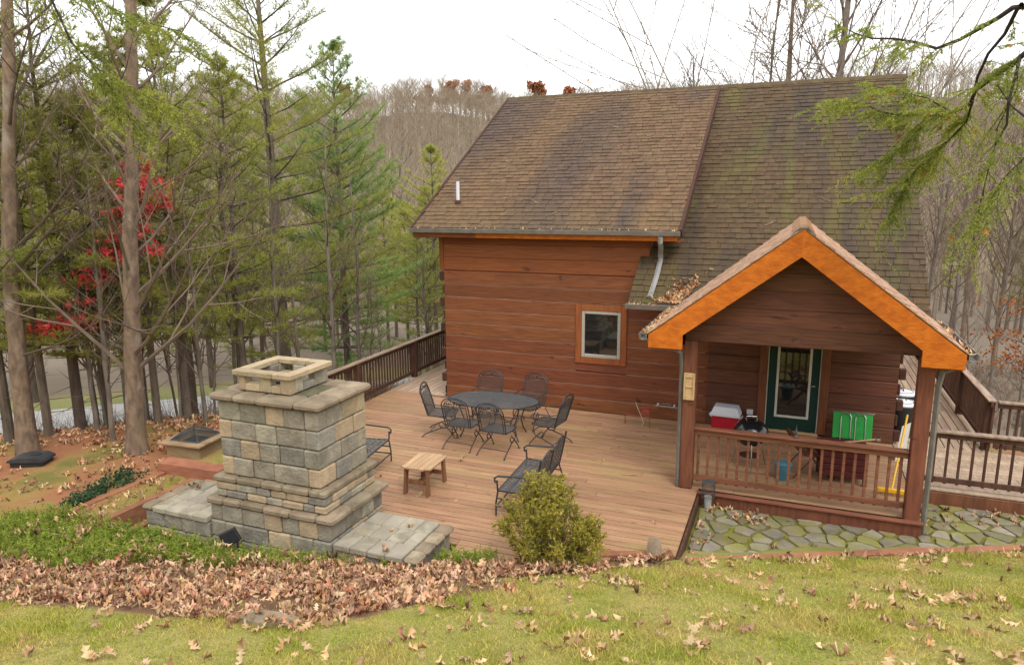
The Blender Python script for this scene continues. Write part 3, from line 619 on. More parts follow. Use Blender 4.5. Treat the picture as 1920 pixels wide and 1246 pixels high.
# hearth wings: block courses under flat slabs with a bull-nosed end
for (x0, x1, sg) in ((-5.28, -4.04, 1), (-8.62, -7.38, -1)):
    for k, (za, zb) in enumerate(((-.25, -.02), (-.02, .21))): course(x0+.03, x1-.05 if sg > 0 else x1, 6.99, 7.95, za, zb, (.24, .38), k % 2, .18, .3)
    MB().box(x0+.06, x1-.06, 7.04, 7.9, -.25, .215).build('mortar_core', 'mortar', fp)
    nxs = 4; xe0, xe1 = (x0, x1-.22) if sg > 0 else (x0+.22, x1)
    for r_ in range(3):
        ya, yb = 6.95+r_*.35, 6.95+(r_+1)*.35; of = (.0, .13, .05)[r_]
        cuts = sorted({xe0, xe1, *[min(max(xe0+(q+of*2)*(xe1-xe0)/nxs, xe0), xe1) for q in range(nxs+1)]})
        for a, b_ in zip(cuts, cuts[1:]):
            if b_-a > .05: MB().box(a+.003, b_-.003, ya+.003, yb-.003, .215+rf.uniform(0, .003), .3+rf.uniform(-.003, .003), .012).build('hearth_slab', rf.choice(['hearth', 'hearth', 'stone']), fp)
    for r_ in range(4):
        ya = 6.95+r_*.2625; a, b_ = (x1-.218, x1) if sg > 0 else (x0, x0+.218)
        MB().box(a, b_, ya+.003, ya+.2595, .213, .302, .035).build('coping_stone', 'coping', fp)
rebase(fp, (-6.35, 7.6, -.25))
# ================================================================ TIMBERS, PLANTER, FIRE PIT, BOX
def timber(label, x0, y0, x1, y1, z0, z1, w=.13, group=None):
    a = atan2(y1-y0, x1-x0); Ln = sqrt((x1-x0)**2+(y1-y0)**2)
    return tag(MB().box(0, Ln, -w/2, w/2, z0, z1, .008, Matrix.Translation((x0, y0, 0)) @ Matrix.Rotation(a, 4, 'Z')).build('landscape_timber', 'timber', None), label, 'timber', group)
timber('long landscape timber holding the lawn back from the mossy patio', -1.1, 8.70, 2.0, 10.2, -.3, .0)
timber('landscape timber continuing the lawn edge toward the side deck', 2.03, 10.215, 5.8, 12.04, -.3, -.02)
timber('landscape timber between deck front and the leaf bed', -2.9, 8.15, -1.24, 8.79, -.28, .035, .12)
timber('outer landscape timber along the planter by the green ground cover', -9.98, 6.3, -9.9, 8.5, -.2, .035)
timber('inner landscape timber of the planter next to the hearth wing', -9.2, 6.35, -9.14, 8.42, -.3, .05)
timber('thick timber closing the planter below the fire pit', -10.05, 8.66, -8.75, 8.72, -.2, .17, .3)
timber('low timber step between the planter and the hearth wing', -8.86, 6.6, -8.82, 8.3, -.3, -.12, .16)
pit = thing('fire_pit', 'square wooden fire pit with wire mesh spark cover', 'fire pit', (-10.2, 9.55, -.02), radians(5))
for q in ((-.36, .36, -.36, -.31), (-.36, .36, .31, .36), (-.36, -.31, -.309, .309), (.31, .36, -.309, .309)): MB().box(*q, 0, .26, .006).build('side_panel', 'pit_wood', pit)
for q in ((-.46, .46, -.46, -.3), (-.46, .46, .3, .46), (-.46, -.3, -.299, .299), (.3, .46, -.299, .299)): MB().box(*q, .261, .3, .006).build('rim_board', 'pit_wood', pit)
MB().box(-.3, .3, -.3, .3, .18, .2).build('ash_bowl', 'iron', pit)
cv = MB(); C4 = [(-.3, -.3), (.3, -.3), (.3, .3), (-.3, .3)]
for i in range(4):
    a, b_ = C4[i], C4[(i+1) % 4]; cv.tube([(a[0], a[1], .312), (b_[0], b_[1], .312)], .01, 5); cv.tube([(a[0], a[1], .312), (a[0]*.4, a[1]*.4, .46)], .009, 5); cv.tube([(a[0]*.4, a[1]*.4, .46), (b_[0]*.4, b_[1]*.4, .46)], .009, 5)
    for k in range(1, 14):
        t_ = k/14; p = (a[0]+(b_[0]-a[0])*t_, a[1]+(b_[1]-a[1])*t_); cv.tube([(p[0], p[1], .312), (p[0]*.4, p[1]*.4, .46)], .0025, 3)
    for k in range(1, 7):
        s_ = 1-.6*k/7; z_ = .312+.148*k/7; cv.tube([(a[0]*s_, a[1]*s_, z_), (b_[0]*s_, b_[1]*s_, z_)], .0025, 3)
cv.build('spark_cover', 'iron_grey', pit)
ub = thing('utility_box', 'black plastic ground box with sloped lid at the tree foot', 'box', (-12.5, 8.0, -.03), radians(22)); ub.scale = (.85, .85, .85)
MB().box(-.34, .34, -.2, .2, 0, .13, .02).build('body', 'black_plastic', ub)
lid = MB(); lid.prism([(-.38, 0), (.38, 0), (.36, .05), (.24, .10), (-.1, .10), (-.36, .045)], lambda u, v, w: (u, -.23+.46*w, .131+v)); lo = lid.build('lid', 'lid_black', ub)
MB().box(.02, .2, -.05, .05, .232, .246, .005).build('handle', 'black_plastic', lo)
fl = thing('flood_light', 'black ground flood light leaning against the fireplace back', 'light', (-6.72, 6.82, .0), radians(25))
MB().box(-.12, .12, -.03, .03, .12, .32, .012, Matrix.Rotation(radians(-25), 4, 'Y')).build('lamp_head', 'black_plastic', fl); MB().tube([(0, 0, -.08), (0, 0, .16)], .014, 6).build('stake', 'iron', fl)
# ================================================================ IRON PATIO SET
def arc(cx, cz, r, a0, a1, n): return [(cx+r*cos(a0+(a1-a0)*i/n), cz+r*sin(a0+(a1-a0)*i/n)) for i in range(n+1)]
def grid_sheet(mb, P, nu, nv, r):       # woven wire mesh over a patch P(u,v)
    for i in range(nu+1): mb.tube([P(i/nu, j/6) for j in range(7)], r, 3, cap=False)
    for j in range(nv+1): mb.tube([P(i/6, j/nv) for i in range(7)], r, 3, cap=False)
def make_chair():
    """spring-base wrought iron armchair, facing +Y, seat .43 high"""
    c_ = thing('patio_chair', 'x', 'chair', group='wrought iron chairs around the oval table')
    back = lambda u, v: (-.25*(1-u)+.25*u, -.24-.17*v**1.15, .45+.56*v)
    fr = MB()
    # outer back hoop
    hoop = [(-.26, -.23, .44)]+[(-.27, -.24-.17*v**1.15, .45+.56*v) for v in (.3, .6, .74)]+[(.27*cos(a), -.37-.03*sin(a), .865+.17*sin(a)) for a in [pi-pi*k/10 for k in range(11)]]+[(.27, -.24-.17*v**1.15, .45+.56*v) for v in (.74, .6, .3)]+[(.26, -.23, .44)]
    fr.tube(hoop, .0115, 6)
    fr.tube([(p[0]*.84, p[1]+.006, .45+(p[2]-.45)*.95) for p in hoop], .008, 5)
    fr.tube([(-.225, -.376, .86), (.225, -.376, .86)], .008, 5)
    seat_edge = [(-.26, -.23, .44), (-.27, .05, .43), (-.25, .25, .435), (-.18, .28, .42), (.18, .28, .42), (.25, .25, .435), (.27, .05, .43), (.26, -.23, .44)]
    fr.tube(seat_edge, .011, 6, closed=True); fr.build('frame', 'iron', c_)
    # scroll work in the crest
    sc = MB()
    for s in (-1, 1):
        for (ox, oz, r_) in ((.05, .925, .03), (.12, .915, .028), (.175, .895, .022)): sc.tube([(s*(ox+q[0]), -.385-.02*(q[1]), oz+q[1]) for q in arc(0, 0, r_, 0, 1.75*pi, 10)], .005, 4)
        for k in range(4): a = s*(.03+.045*k); sc.add([(a, -.39, .90), (a+s*.03, -.395, .93), (a+s*.05, -.39, .91), (a+s*.025, -.385, .885)], [(0, 1, 2, 3)])
    sc.lathe([(.004, -.012), (.026, -.006), (.026, .006), (.004, .012)], 7, Matrix.Translation((0, -.392, .945)) @ Matrix.Rotation(pi/2, 4, 'X')); sc.build('crest_scroll', 'iron', c_)
    bm = MB(); grid_sheet(bm, lambda u, v: (-.225+.45*u, -.238-.165*(v*.75)**1.15, .455+.405*v), 26, 22, .0028); bm.build('back_mesh', 'iron_grey', c_)
    sm = MB(); grid_sheet(sm, lambda u, v: (-.25+.5*u, -.22+.48*v, .432+.01*cos(v*3)), 26, 24, .0028); sm.build('seat_mesh', 'iron_grey', c_)
    for s in (-1, 1):
        MB().tube([(s*.268, -.33, .70), (s*.29, -.2, .67), (s*.30, .05, .66), (s*.30, .2, .645), (s*.295, .24, .6), (s*.28, .2, .56), (s*.27, .16, .5), (s*.262, .12, .44)], .01, 6).build('armrest', 'iron', c_)
        sp_ = [(s*.23, -.12, .425), (s*.235, .1, .40), (s*.24, .2, .33), (s*.24, .2, .25), (s*.24, .12, .19), (s*.24, .02, .20), (s*.24, -.02, .27), (s*.24, .05, .32)]
        MB().tube(sp_, .011, 6).build('spring', 'iron', c_)
        MB().tube([(s*.24, .12, .2), (s*.25, .02, .18), (s*.27, -.15, .12), (s*.28, -.30, .05), (s*.28, -.34, .006)], .011, 6).build('leg', 'iron', c_)
        MB().tube([(s*.24, .06, .3), (s*.25, .16, .2), (s*.265, .27, .07), (s*.27, .30, .006)], .011, 6).build('leg', 'iron', c_)
        for yy in (-.345, .305): MB().lathe([(.02, 0), (.022, .006), (.012, .012)], 8, Matrix.Translation((s*(.28 if yy < 0 else .27), yy, 0))).build('foot_glide', 'iron', c_)
    MB().tube([(-.26, -.2, .1), (.26, -.2, .1)], .008, 5).build('stretcher', 'iron', c_)
    return c_
def copy_tree(o, parent=None):
    c_ = o.copy(); COL.objects.link(c_); c_.parent = parent
    for k in list(o.children): copy_tree(k, c_)
    return c_
ch0 = make_chair()
spots = [((-6.32, 12.08), -78, 'black iron patio chair at the table end toward the long railing'),
         ((-5.63, 11.6), 0, 'black iron patio chair with its back to the wooden stool, toward the railing'),
         ((-4.87, 11.52), -4, 'black iron patio chair between the glider bench and the oval table'),
         ((-4.12, 12.22), 82, 'iron patio chair at the table end toward the porch'),
         ((-4.88, 13.1), 172, 'iron patio chair against the log wall, nearer the window'),
         ((-5.78, 13.0), 186, 'iron patio chair against the log wall, nearer the house corner')]
for i, ((x, y), a, lb) in enumerate(spots):
    c_ = ch0 if i == 0 else copy_tree(ch0); c_.location = (x, y, .001); c_.rotation_euler = (0, 0, radians(a)); c_['label'] = lb
tb = thing('patio_table', 'oval black wire mesh patio table with umbrella hole', 'table', (-5.33, 12.34, .001), radians(6))
A_, B_ = .92, .55
rim = [(A_*cos(t_), B_*sin(t_), .715) for t_ in [2*pi*k/40 for k in range(40)]]
MB().tube(rim, .014, 6, closed=True).build('rim', 'iron', tb)
tm = MB(); stp = .02
k = -int(A_/stp)
while k*stp < A_:
    x = k*stp; h = B_*sqrt(max(0, 1-(x/A_)**2)); tm.tube([(x, -h, .715), (x, h, .715)], .0032, 3, cap=False); k += 1
k = -int(B_/stp)
while k*stp < B_:
    y = k*stp; h = A_*sqrt(max(0, 1-(y/B_)**2)); tm.tube([(-h, y, .715), (h, y, .715)], .0032, 3, cap=False); k += 1
tm.build('mesh_top', 'iron_grey', tb)
MB().lathe([(.035, .708), (.04, .72), (.022, .724)], 14).build('umbrella_collar', 'chrome', tb)
for sx in (-1, 1):
    for sy in (-1, 1): MB().tube([(sx*.62, sy*.3, .71), (sx*.58, sy*.28, .55), (sx*.5, sy*.24, .3), (sx*.54, sy*.27, .12), (sx*.6, sy*.3, .004)], .013, 6).build('leg', 'iron', tb)
for sy in (-1, 1): MB().tube([(-.5, sy*.24, .3), (-.25, sy*.06, .36), (0, 0, .37), (.25, sy*.06, .36), (.5, sy*.24, .3)], .009, 5).build('stretcher', 'iron', tb)
def glider(label, loc, rz, w):
    """strap-seat glider, facing +Y, width w along X"""
    g_ = thing('patio_glider', label, 'bench', loc, rz); h = w/2
    for s in (-1, 1):
        MB().tube([(s*h, -.3, .38), (s*h, -.34, .55), (s*h, -.42, .95)], .016, 6).build('back_post', 'iron', g_)
        MB().tube([(s*h, -.37, .72), (s*h, -.3, .66), (s*h, .05, .64), (s*h, .24, .63), (s*h, .3, .59), (s*h, .29, .53), (s*h, .25, .52)], .015, 6).build('armrest', 'iron', g_)
        MB().tube([(s*h, .26, .56), (s*h, .25, .38), (s*h, .28, .2), (s*h, .28, .004)], .014, 6).build('front_leg', 'iron', g_)
        MB().tube([(s*h, -.3, .38), (s*h, -.36, .2), (s*h, -.38, .004)], .014, 6).build('rear_leg', 'iron', g_)
        MB().tube([(s*h, .28, .15), (s*h, -.37, .15)], .011, 6).build('side_stretcher', 'iron', g_); MB().tube([(s*h, .26, .28), (s*h, -.33, .28)], .011, 6).build('side_stretcher', 'iron', g_)
    MB().tube([(-h, .28, .15), (h, .28, .15)], .012, 6).build('front_stretcher', 'iron', g_); MB().tube([(-h, -.37, .15), (h, -.37, .15)], .012, 6).build('rear_stretcher', 'iron', g_)
    MB().tube([(-h, .25, .4), (h, .25, .4), (h, -.3, .39), (-h, -.3, .39)], .014, 6, closed=True).build('seat_frame', 'iron', g_)
    st = MB(); n = int(w/.085)
    for i in range(n): x = -h+(i+.5)*w/n; st.box(x-.026, x+.026, -.3, .25, .395, .4)
    for j in range(6): y = -.27+j*.1; st.box(-h, h, y-.026, y+.026, .4005, .4055)
    st.build('seat_straps', 'iron_grey', g_)
    nb = 2 if w > .9 else 1
    for q in range(nb):
        a, b_ = -h+q*w/nb+.015, -h+(q+1)*w/nb-.015; y_ = lambda z: -.34-(z-.55)*.2
        pr = [(a, .44), (b_, .44), (b_, .86), ((a*.25+b_*.75), .93), ((a+b_)/2, .955), ((a*.75+b_*.25), .93), (a, .86)]
        MB().tube([(u, y_(z), z) for u, z in pr], .013, 6, closed=True).build('back_frame', 'iron', g_)
        bs = MB(); n = 6
        for i in range(n): x = a+(i+.5)*(b_-a)/n; bs.prism([(x-.028, .44), (x+.028, .44), (x+.028, .9), (x-.028, .9)], lambda u, v, ww: (u, y_(v)-.003+.004*ww, v))
        for j in range(6): z = .5+j*.075; bs.prism([(a, z-.026), (b_, z-.026), (b_, z+.026), (a, z+.026)], lambda u, v, ww: (u, y_(v)+.002+.004*ww, v))
        bs.build('back_straps', 'iron_grey', g_)
    return g_
glider('black iron strap-seat glider bench behind the yellow green shrub', (-3.62, 9.72, .001), radians(92), 1.36)
glider('black iron strap-seat glider between the fireplace and the wooden stool', (-6.7, 9.85, .001), radians(-82), 1.0)
stl = thing('wooden_stool', 'small slatted cedar stool on the deck boards', 'stool', (-5.36, 9.58, .001), radians(2))
for k in range(5):
    a = -.25+k*.1; e_ = .03 if k in (0, 4) else 0
    MB().prism([(a+.003, -.36+e_), (a+.097, -.36 if k != 4 else -.36+e_*2), (a+.097, .36-(e_ if k == 4 else 0)), (a+.003, .36-e_)], lambda u, v, w: (u, v, .43+.025*w)).build('slat', 'stool_wood', stl)
for sx in (-1, 1):
    for sy in (-1, 1): MB().prism([(-.045, 0), (.045, 0), (.04, .405), (-.04, .405)], lambda u, v, w, sx=sx, sy=sy: (sx*(.2-v*.03)+(w-.5)*.04, sy*(.31-v*.07)+u, v)).build('leg', 'stool_dark', stl)
for sy in (-1, 1): MB().box(-.18, .18, sy*.255-.018, sy*.255+.018, .15, .22, .004).build('stretcher', 'stool_dark', stl)
for sx in (-1, 1): MB().box(sx*.17-.02, sx*.17+.02, -.3, .3, .37, .429, .004).build('apron', 'stool_dark', stl)
MB().box(-.02, .02, -.236, .236, .16, .21, .004).build('stretcher', 'stool_dark', stl)
# ================================================================ THINGS ON THE PORCH
co = thing('cooler', 'red cooler with a white lid by the log wall', 'cooler', (-1.06, 14.12, .001), radians(-2))
MB().box(-.26, .26, -.16, .16, 0, .36, .03).build('body', 'cooler_red', co)
cl = MB(); cl.add([(-.28, -.18, .361), (.28, -.18, .361), (.28, .18, .361), (-.28, .18, .361), (-.28, -.18, .40), (.28, -.18, .40), (.28, .18, .40), (-.28, .18, .40), (-.22, -.12, .54), (.22, -.12, .54), (.22, .15, .54), (-.22, .15, .54)], [(3, 2, 1, 0), (0, 1, 5, 4), (1, 2, 6, 5), (2, 3, 7, 6), (3, 0, 4, 7), (4, 5, 9, 8), (5, 6, 10, 9), (6, 7, 11, 10), (7, 4, 8, 11), (8, 9, 10, 11)]); cl.build('lid', 'white_plastic', co)
for s in (-1, 1): MB().tube([(s*.262, -.06, .3), (s*.31, -.06, .35), (s*.31, .06, .35), (s*.262, .06, .3)], .012, 6).build('handle', 'white_plastic', co)
gr = thing('kettle_grill', 'black kettle grill with chrome handle behind the porch railing', 'grill', (-.5, 12.35, .001), radians(10))
MB().lathe([(.06, .40), (.17, .44), (.25, .52), (.28, .60), (.285, .66)], 28).build('bowl', 'enamel', gr, True)
MB().lathe([(.292, .661), (.285, .69), (.25, .76), (.17, .83), (.07, .86), (.01, .865)], 28).build('lid', 'enamel', gr, True)
MB().tube([(-.09, 0, .855), (-.08, 0, .92), (.08, 0, .92), (.09, 0, .855)], .011, 6).build('handle', 'chrome', gr)
for k in range(3): a = k*2*pi/3+.5; MB().tube([(.2*cos(a), .2*sin(a), .47), (.33*cos(a), .33*sin(a), .004)], .012, 6).build('leg', 'chrome', gr)
MB().lathe([(.02, .2), (.17, .21), (.18, .225), (.02, .225)], 20).build('ash_pan', 'chrome', gr)
bk = thing('bucket', 'blue plastic bucket on the porch floor beside the grill', 'bucket', (.05, 12.0, .001))
MB().lathe([(.10, 0), (.13, .2), (.133, .26)], 18).build('body', 'blue_plastic', bk); MB().lathe([(.142, .261), (.142, .28), (.12, .29), (.01, .29)], 18).build('lid', 'white_paint', bk).data.materials[0] = MT['blue_plastic']
cc = thing('camp_chair', 'bright green folded camp table with metal legs leaning on the porch wall', 'folding table', (1.23, 14.2, .001), 0)
MB().box(-.34, .34, -.012, .012, .1, .6, .006, Matrix.Rotation(radians(-14), 4, 'X')).build('fabric_panel', 'camp_green', cc)
lg = Matrix.Rotation(radians(-14), 4, 'X')
MB().tube([lg @ Vector((-.37, -.02, .605)), lg @ Vector((.37, -.02, .605))], .011, 6).build('top_bar', 'chrome', cc)
for x0 in (-.2, .05): MB().tube([lg @ Vector(q) for q in ((x0, -.03, .004), (x0, -.03, .52), (x0+.03, -.03, .57), (x0+.14, -.03, .57), (x0+.17, -.03, .52), (x0+.17, -.03, .12))], .009, 6).build('leg', 'chrome', cc)
ml = thing('mallet', 'wooden handled mallet resting on the maroon storage chest', 'mallet', (1.15, 12.45, 0))
MB().tube([(-.30, -.05, .592), (.31, .05, .70)], .014, 7).build('handle', 'pale_wood', ml); MB().lathe([(.03, -.03), (.04, -.02), (.04, .03), (.03, .035)], 12, Matrix.Translation((.32, .052, .702)) @ Matrix.Rotation(radians(80), 4, 'Y')).build('head', 'chrome', ml)
mc = thing('storage_chest', 'maroon slatted chest behind the porch railing', 'chest', (.95, 12.35, .001), radians(3))
for k in range(4): MB().box(-.36, .36, -.26, .26, .12+k*.11, .12+k*.11+.1, .008).build('slat_band', 'maroon', mc)
MB().box(-.38, .38, -.28, .28, .562, .59, .008).build('lid', 'maroon', mc)
for sx in (-1, 1):
    for sy in (-1, 1): MB().box(sx*.33-.03, sx*.33+.03, sy*.23-.03, sy*.23+.03, 0, .12).build('leg', 'rail_dark', mc)
ac = thing('folding_chair', 'weathered wooden folding chair beside the maroon chest', 'chair', (.42, 12.4, .001), radians(-70))
for s in (-1, 1):
    MB().tube([(s*.22, -.3, .0), (s*.22, .05, .4), (s*.22, .3, .02)], .016, 4).build('leg', 'rail_dark', ac); MB().tube([(s*.22, .22, .36), (s*.22, -.1, .4), (s*.22, -.3, .72)], .018, 4).build('side_rail', 'rail_dark', ac)
for k in range(4): MB().box(-.22, .22, -.14+k*.09, -.07+k*.09, .385, .4).build('slat', 'porch_wood', ac)
for k in range(4): y_ = -.12-k*.05; MB().box(-.22, .22, y_-.01, y_+.01, .46+k*.07, .52+k*.07).build('slat', 'porch_wood', ac)
br = thing('push_broom', 'yellow handled broom leaning beside the porch post', 'broom', (1.66, 11.9, .001))
MB().tube([(0, 0, .1), (.22, .75, 1.12)], .016, 8).build('handle', 'yellow', br); MB().box(-.2, .2, -.03, .03, .05, .11, .006).build('head', 'yellow', br)
bb = MB()
for k in range(40): x = -.19+k*.0097; bb.tube([(x, rf.uniform(-.02, .02), .05), (x+rf.uniform(-.01, .01), rf.uniform(-.035, .035), 0)], .003, 3)
bb.build('bristles', 'yellow', br)
def can(label, x, y):
    t_ = thing('trash_can', label, 'trash can', (x, y, .001), rf.uniform(0, 6), 'white lidded trash cans')
    MB().lathe([(.2, 0), (.25, .6), (.26, .66)], 22).build('body', 'black_plastic', t_, True)
    MB().lathe([(.275, .655), (.28, .68), (.26, .70), (.16, .715), (.15, .71), (.02, .73)], 22).build('lid', 'lid_white', t_); MB().tube([(.2*cos(a), .2*sin(a), .709) for a in [2*pi*k/20 for k in range(20)]], .008, 4, closed=True).build('lid_groove', 'black_plastic', t_)
    MB().tube([(-.08, 0, .722), (-.06, 0, .76), (.06, 0, .76), (.08, 0, .722)], .011, 6).build('handle', 'black_plastic', t_)
can('black trash can with white lid standing close to the house corner', 2.12, 15.05); can('black trash can with white lid, the one farther along the side deck', 2.22, 15.85)
tag(MB().prism([(-.2, 0), (.2, 0), (.2, .62), (-.15, .62)], lambda u, v, w: (1.99+u*.5+v*.08, 13.7+u*.8+w*.012+v*.1, .002+v)).build('white_panel', 'white_paint'), 'thin white board leaning at the house corner', 'board')
th_ = thing('thermometer_box', 'pale carved wood thermometer plaque on the porch post', 'plaque', (-1.4, 11.018, 1.5))
MB().box(-.085, .085, -.03, -.001, 0, .43, .008).build('back_board', 'pale_wood', th_)
for q in ((-.085, -.055, 0, .43), (.055, .085, 0, .43), (-.054, .054, .36, .43), (-.054, .054, .0, .07), (-.054, .054, .2, .225)): MB().box(q[0], q[1], -.05, -.031, q[2], q[3], .004).build('frame_strip', 'pale_wood', th_)
fg = thing('rail_finial', 'small grey pointed rain gauge on the porch railing', 'rain gauge', (.2, 11.12, 1.031))
MB().lathe([(.035, 0), (.035, .02), (.02, .04), (.022, .09), (.006, .15), (.003, .2)], 10).build('gauge', 'iron_grey', fg)
rm = thing('boot_scraper', 'rusty red metal boot bench low on the deck by the wall', 'metal stand', (-2.76, 13.9, .001), radians(-10))
MB().tube([(-.29, 0, 0), (-.29, 0, .19), (.25, -.02, .22), (.25, -.02, 0)], .012, 4).build('frame', 'red_metal', rm); MB().add([(0, 0, .24), (.26, 0, .24), (.26, .02, .40), (.08, .02, .34)], [(0, 1, 2, 3)]).build('gusset', 'red_metal', rm)
MB().tube([(.24, -.02, .22), (.24, 0, .42)], .012, 4).build('upright', 'red_metal', rm); MB().tube([(.0, .02, .37), (.42, .02, .42)], .014, 4).build('bar', 'red_metal', rm)
MB().tube([(-.06, -.03, .5), (0, -.03, .36), (.08, -.03, .2), (.12, -.03, .1), (.1, -.04, .01)], .006, 5).build('cord', 'cord', rm)
bt = thing('bracket_tray', 'silver metal bracket fixed low on the log wall', 'bracket', (-2.3, 14.495, .3))
MB().box(-.25, .25, -.12, -.1, 0, .025).build('front_bar', 'chrome', bt); MB().box(-.2, .22, -.03, -.002, 0.03, .05).build('back_bar', 'chrome', bt); MB().box(.16, .18, -.099, -.031, .01, .03).build('arm', 'chrome', bt); MB().box(-.18, -.16, -.099, -.031, .01, .03).build('arm', 'chrome', bt)
wc = thing('wire_basket', 'round wire mesh basket on legs at the porch corner', 'basket', (-1.02, 10.86, -.2))
wb = MB()
for z in (.2, .28, .36, .44): wb.tube([(.1*cos(a), .1*sin(a), z) for a in [2*pi*k/18 for k in range(18)]], .005, 4, closed=True)
for k in range(18): a = 2*pi*k/18; wb.tube([(.1*cos(a), .1*sin(a), .2), (.1*cos(a), .1*sin(a), .44)], .003, 3)
wb.build('mesh_drum', 'iron_grey', wc); MB().lathe([(.1, .43), (.1, .445), (.02, .455)], 18).build('cover', 'iron_grey', wc); MB().lathe([(.055, 0), (.06, .2)], 14).build('pedestal', 'gutter_grey', wc)
# ================================================================ TREES
UP = Vector((0, 0, 1))
def rvec(r): 
    while True:
        v = Vector((r.uniform(-1, 1), r.uniform(-1, 1), r.uniform(-1, 1)))
        if .05 < v.length < 1: return v.normalized()
def spike(mb, a, b_, r_):
    d = (b_-a); s = d.cross(UP)
    if s.length < 1e-5: s = Vector((1, 0, 0))
    s.normalize(); t_ = s.cross(d).normalized()
    mb.add([a+s*r_, a-s*.5*r_+t_*.87*r_, a-s*.5*r_-t_*.87*r_, b_], [(0, 1, 3), (1, 2, 3), (2, 0, 3)])
def grow(mb, r, p, d, Ln, rad, lev, mx, up=.25, wig=.12, nch=(4, 6), ratio=.6, sides=(6, 5, 4, 3), tips=None, ang=.75, minr=.002):
    n = 5 if lev < 2 else 3; pts = [p.copy()]; dirs = [d.copy()]; rs_ = [rad]
    for i in range(n):
        d = (d+UP*up*.3+rvec(r)*wig).normalized(); p = p+d*(Ln/n); pts.append(p.copy()); dirs.append(d.copy()); rs_.append(max(minr, rad*(1-.8*(i+1)/n)))
    if lev >= mx:
        if lev >= 3: spike(mb, pts[0], pts[1], rad); spike(mb, pts[1], pts[-1], rad*.8)
        else: mb.tube(pts, rs_, 3, cap=False)
        if tips is not None: tips.append((pts[-1], d))
        return
    mb.tube(pts, rs_, sides[min(lev, 3)], cap=False)
    k = r.randint(*nch)
    for i in range(k):
        t_ = .25+.75*(i+r.random()*.8)/k; t_ = min(t_, .98); q = t_*n; a = int(q); f_ = q-a; pp = pts[a].lerp(pts[a+1], f_)
        side = dirs[a].cross(rvec(r)).normalized(); nd = (dirs[a]*cos(ang)+side*sin(ang)).normalized()
        grow(mb, r, pp, nd, Ln*ratio*(1.1-.55*t_)*r.uniform(.75, 1.2), max(minr, rs_[a]*.6), lev+1, mx, up, wig, nch, ratio, sides, tips, ang, minr)
def bare_tree(seed, path, radii, limbs, mx=3, nch=(4, 6), up=.3, wig=.13, ratio=.62, lrad=.4, sides=9, minr=.003):
    """path: trunk points from the ground; limbs: (height fraction, azimuth, elevation, length)"""
    r = random.Random(seed); tr = MB()
    P = [Vector(q) for q in path]; n = len(P)
    fine = []; fr = []
    for i in range(n-1):
        for k in range(3): t_ = k/3; fine.append(P[i].lerp(P[i+1], t_)+Vector((r.uniform(-1, 1), r.uniform(-1, 1), 0))*.02*(i+k > 0)); fr.append(lerp(radii[i], radii[i+1], t_)*r.uniform(.96, 1.05))
    fine.append(P[-1]); fr.append(radii[-1]); tr.tube(fine, fr, sides, cap=False)
    br_ = MB()
    for (h, az, el, Ln) in limbs:
        q = h*(len(fine)-1); a = min(int(q), len(fine)-2); pp = fine[a].lerp(fine[a+1], q-a)
        grow(br_, r, pp, Vector((cos(az)*cos(el), sin(az)*cos(el), sin(el))), Ln, min(fr[a]*lrad, .007+Ln*.0105), 1, mx, up, wig, nch, ratio, minr=minr)
    return tr.mesh('trunk', 'bark', True), br_.mesh('crown', 'twig')
def place_tree(name, label, cat, tm, cm, loc, rz=0, sc=1, group=None):
    t_ = thing(name, label, cat, loc, rz, group); t_.scale = (sc,)*3
    link('trunk', tm, t_); link('crown', cm, t_); return t_
r_ = random.Random(17)
def limbset(n, h0, h1, L0, L1, el=(.45, .95), seed=1):
    q = random.Random(seed); out = []
    for i in range(n):
        t_ = (i+q.random()*.6)/n; out.append((h0+(h1-h0)*t_, i*2.4+q.uniform(-.5, .5), q.uniform(*el), (L0+(L1-L0)*t_)*q.uniform(.75, 1.2)))
    return out
# the two big bare trees by the planter
tm, cm = bare_tree(3, [(0, 0, -.15), (.03, .01, .5), (.18, .08, 2.6), (.36, .16, 4.6), (.62, .27, 7), (.85, .36, 10), (1.1, .45, 13)], [.25, .165, .14, .12, .095, .07, .025],
    [(.245, 3.6, .75, 3.2), (.25, .2, .62, 3.6), (.275, -.35, .5, 3.4), (.31, 2.5, .9, 2.6), (.33, .0, .8, 3.4), (.36, .45, .7, 3.2), (.39, -.9, .8, 2.4), (.42, 1.2, .6, 2.6)]+limbset(18, .44, .97, 2.8, 1.2, (.5, 1.0), 5), 4, (4, 6), .35, .11)
place_tree('bare_tree', 'big bare tree with pale bark rising between the fire pit and the black box', 'tree', tm, cm, (-11.2, 9.07, -.02))
tm, cm = bare_tree(8, [(.02, 0, -.15), (.03, 0, .5), (.08, .04, 2.2), (.14, .08, 3.6), (.45, .2, 6), (.8, .34, 9), (1.1, .46, 12.5)], [.24, .165, .14, .125, .105, .075, .025],
    [(.30, .3, .15, 2.0), (.36, 2.9, .6, 2.6), (.42, .9, .8, 2.6), (.46, -.2, .55, 3.0), (.5, 3.4, .8, 2.6)]+limbset(16, .5, .97, 2.7, 1.2, (.4, 1.0), 9), 4, (4, 6), .35, .12)
place_tree('bare_tree', 'bare grey tree rising from behind the black ground box', 'tree', tm, cm, (-13.1, 8.33, -.02))
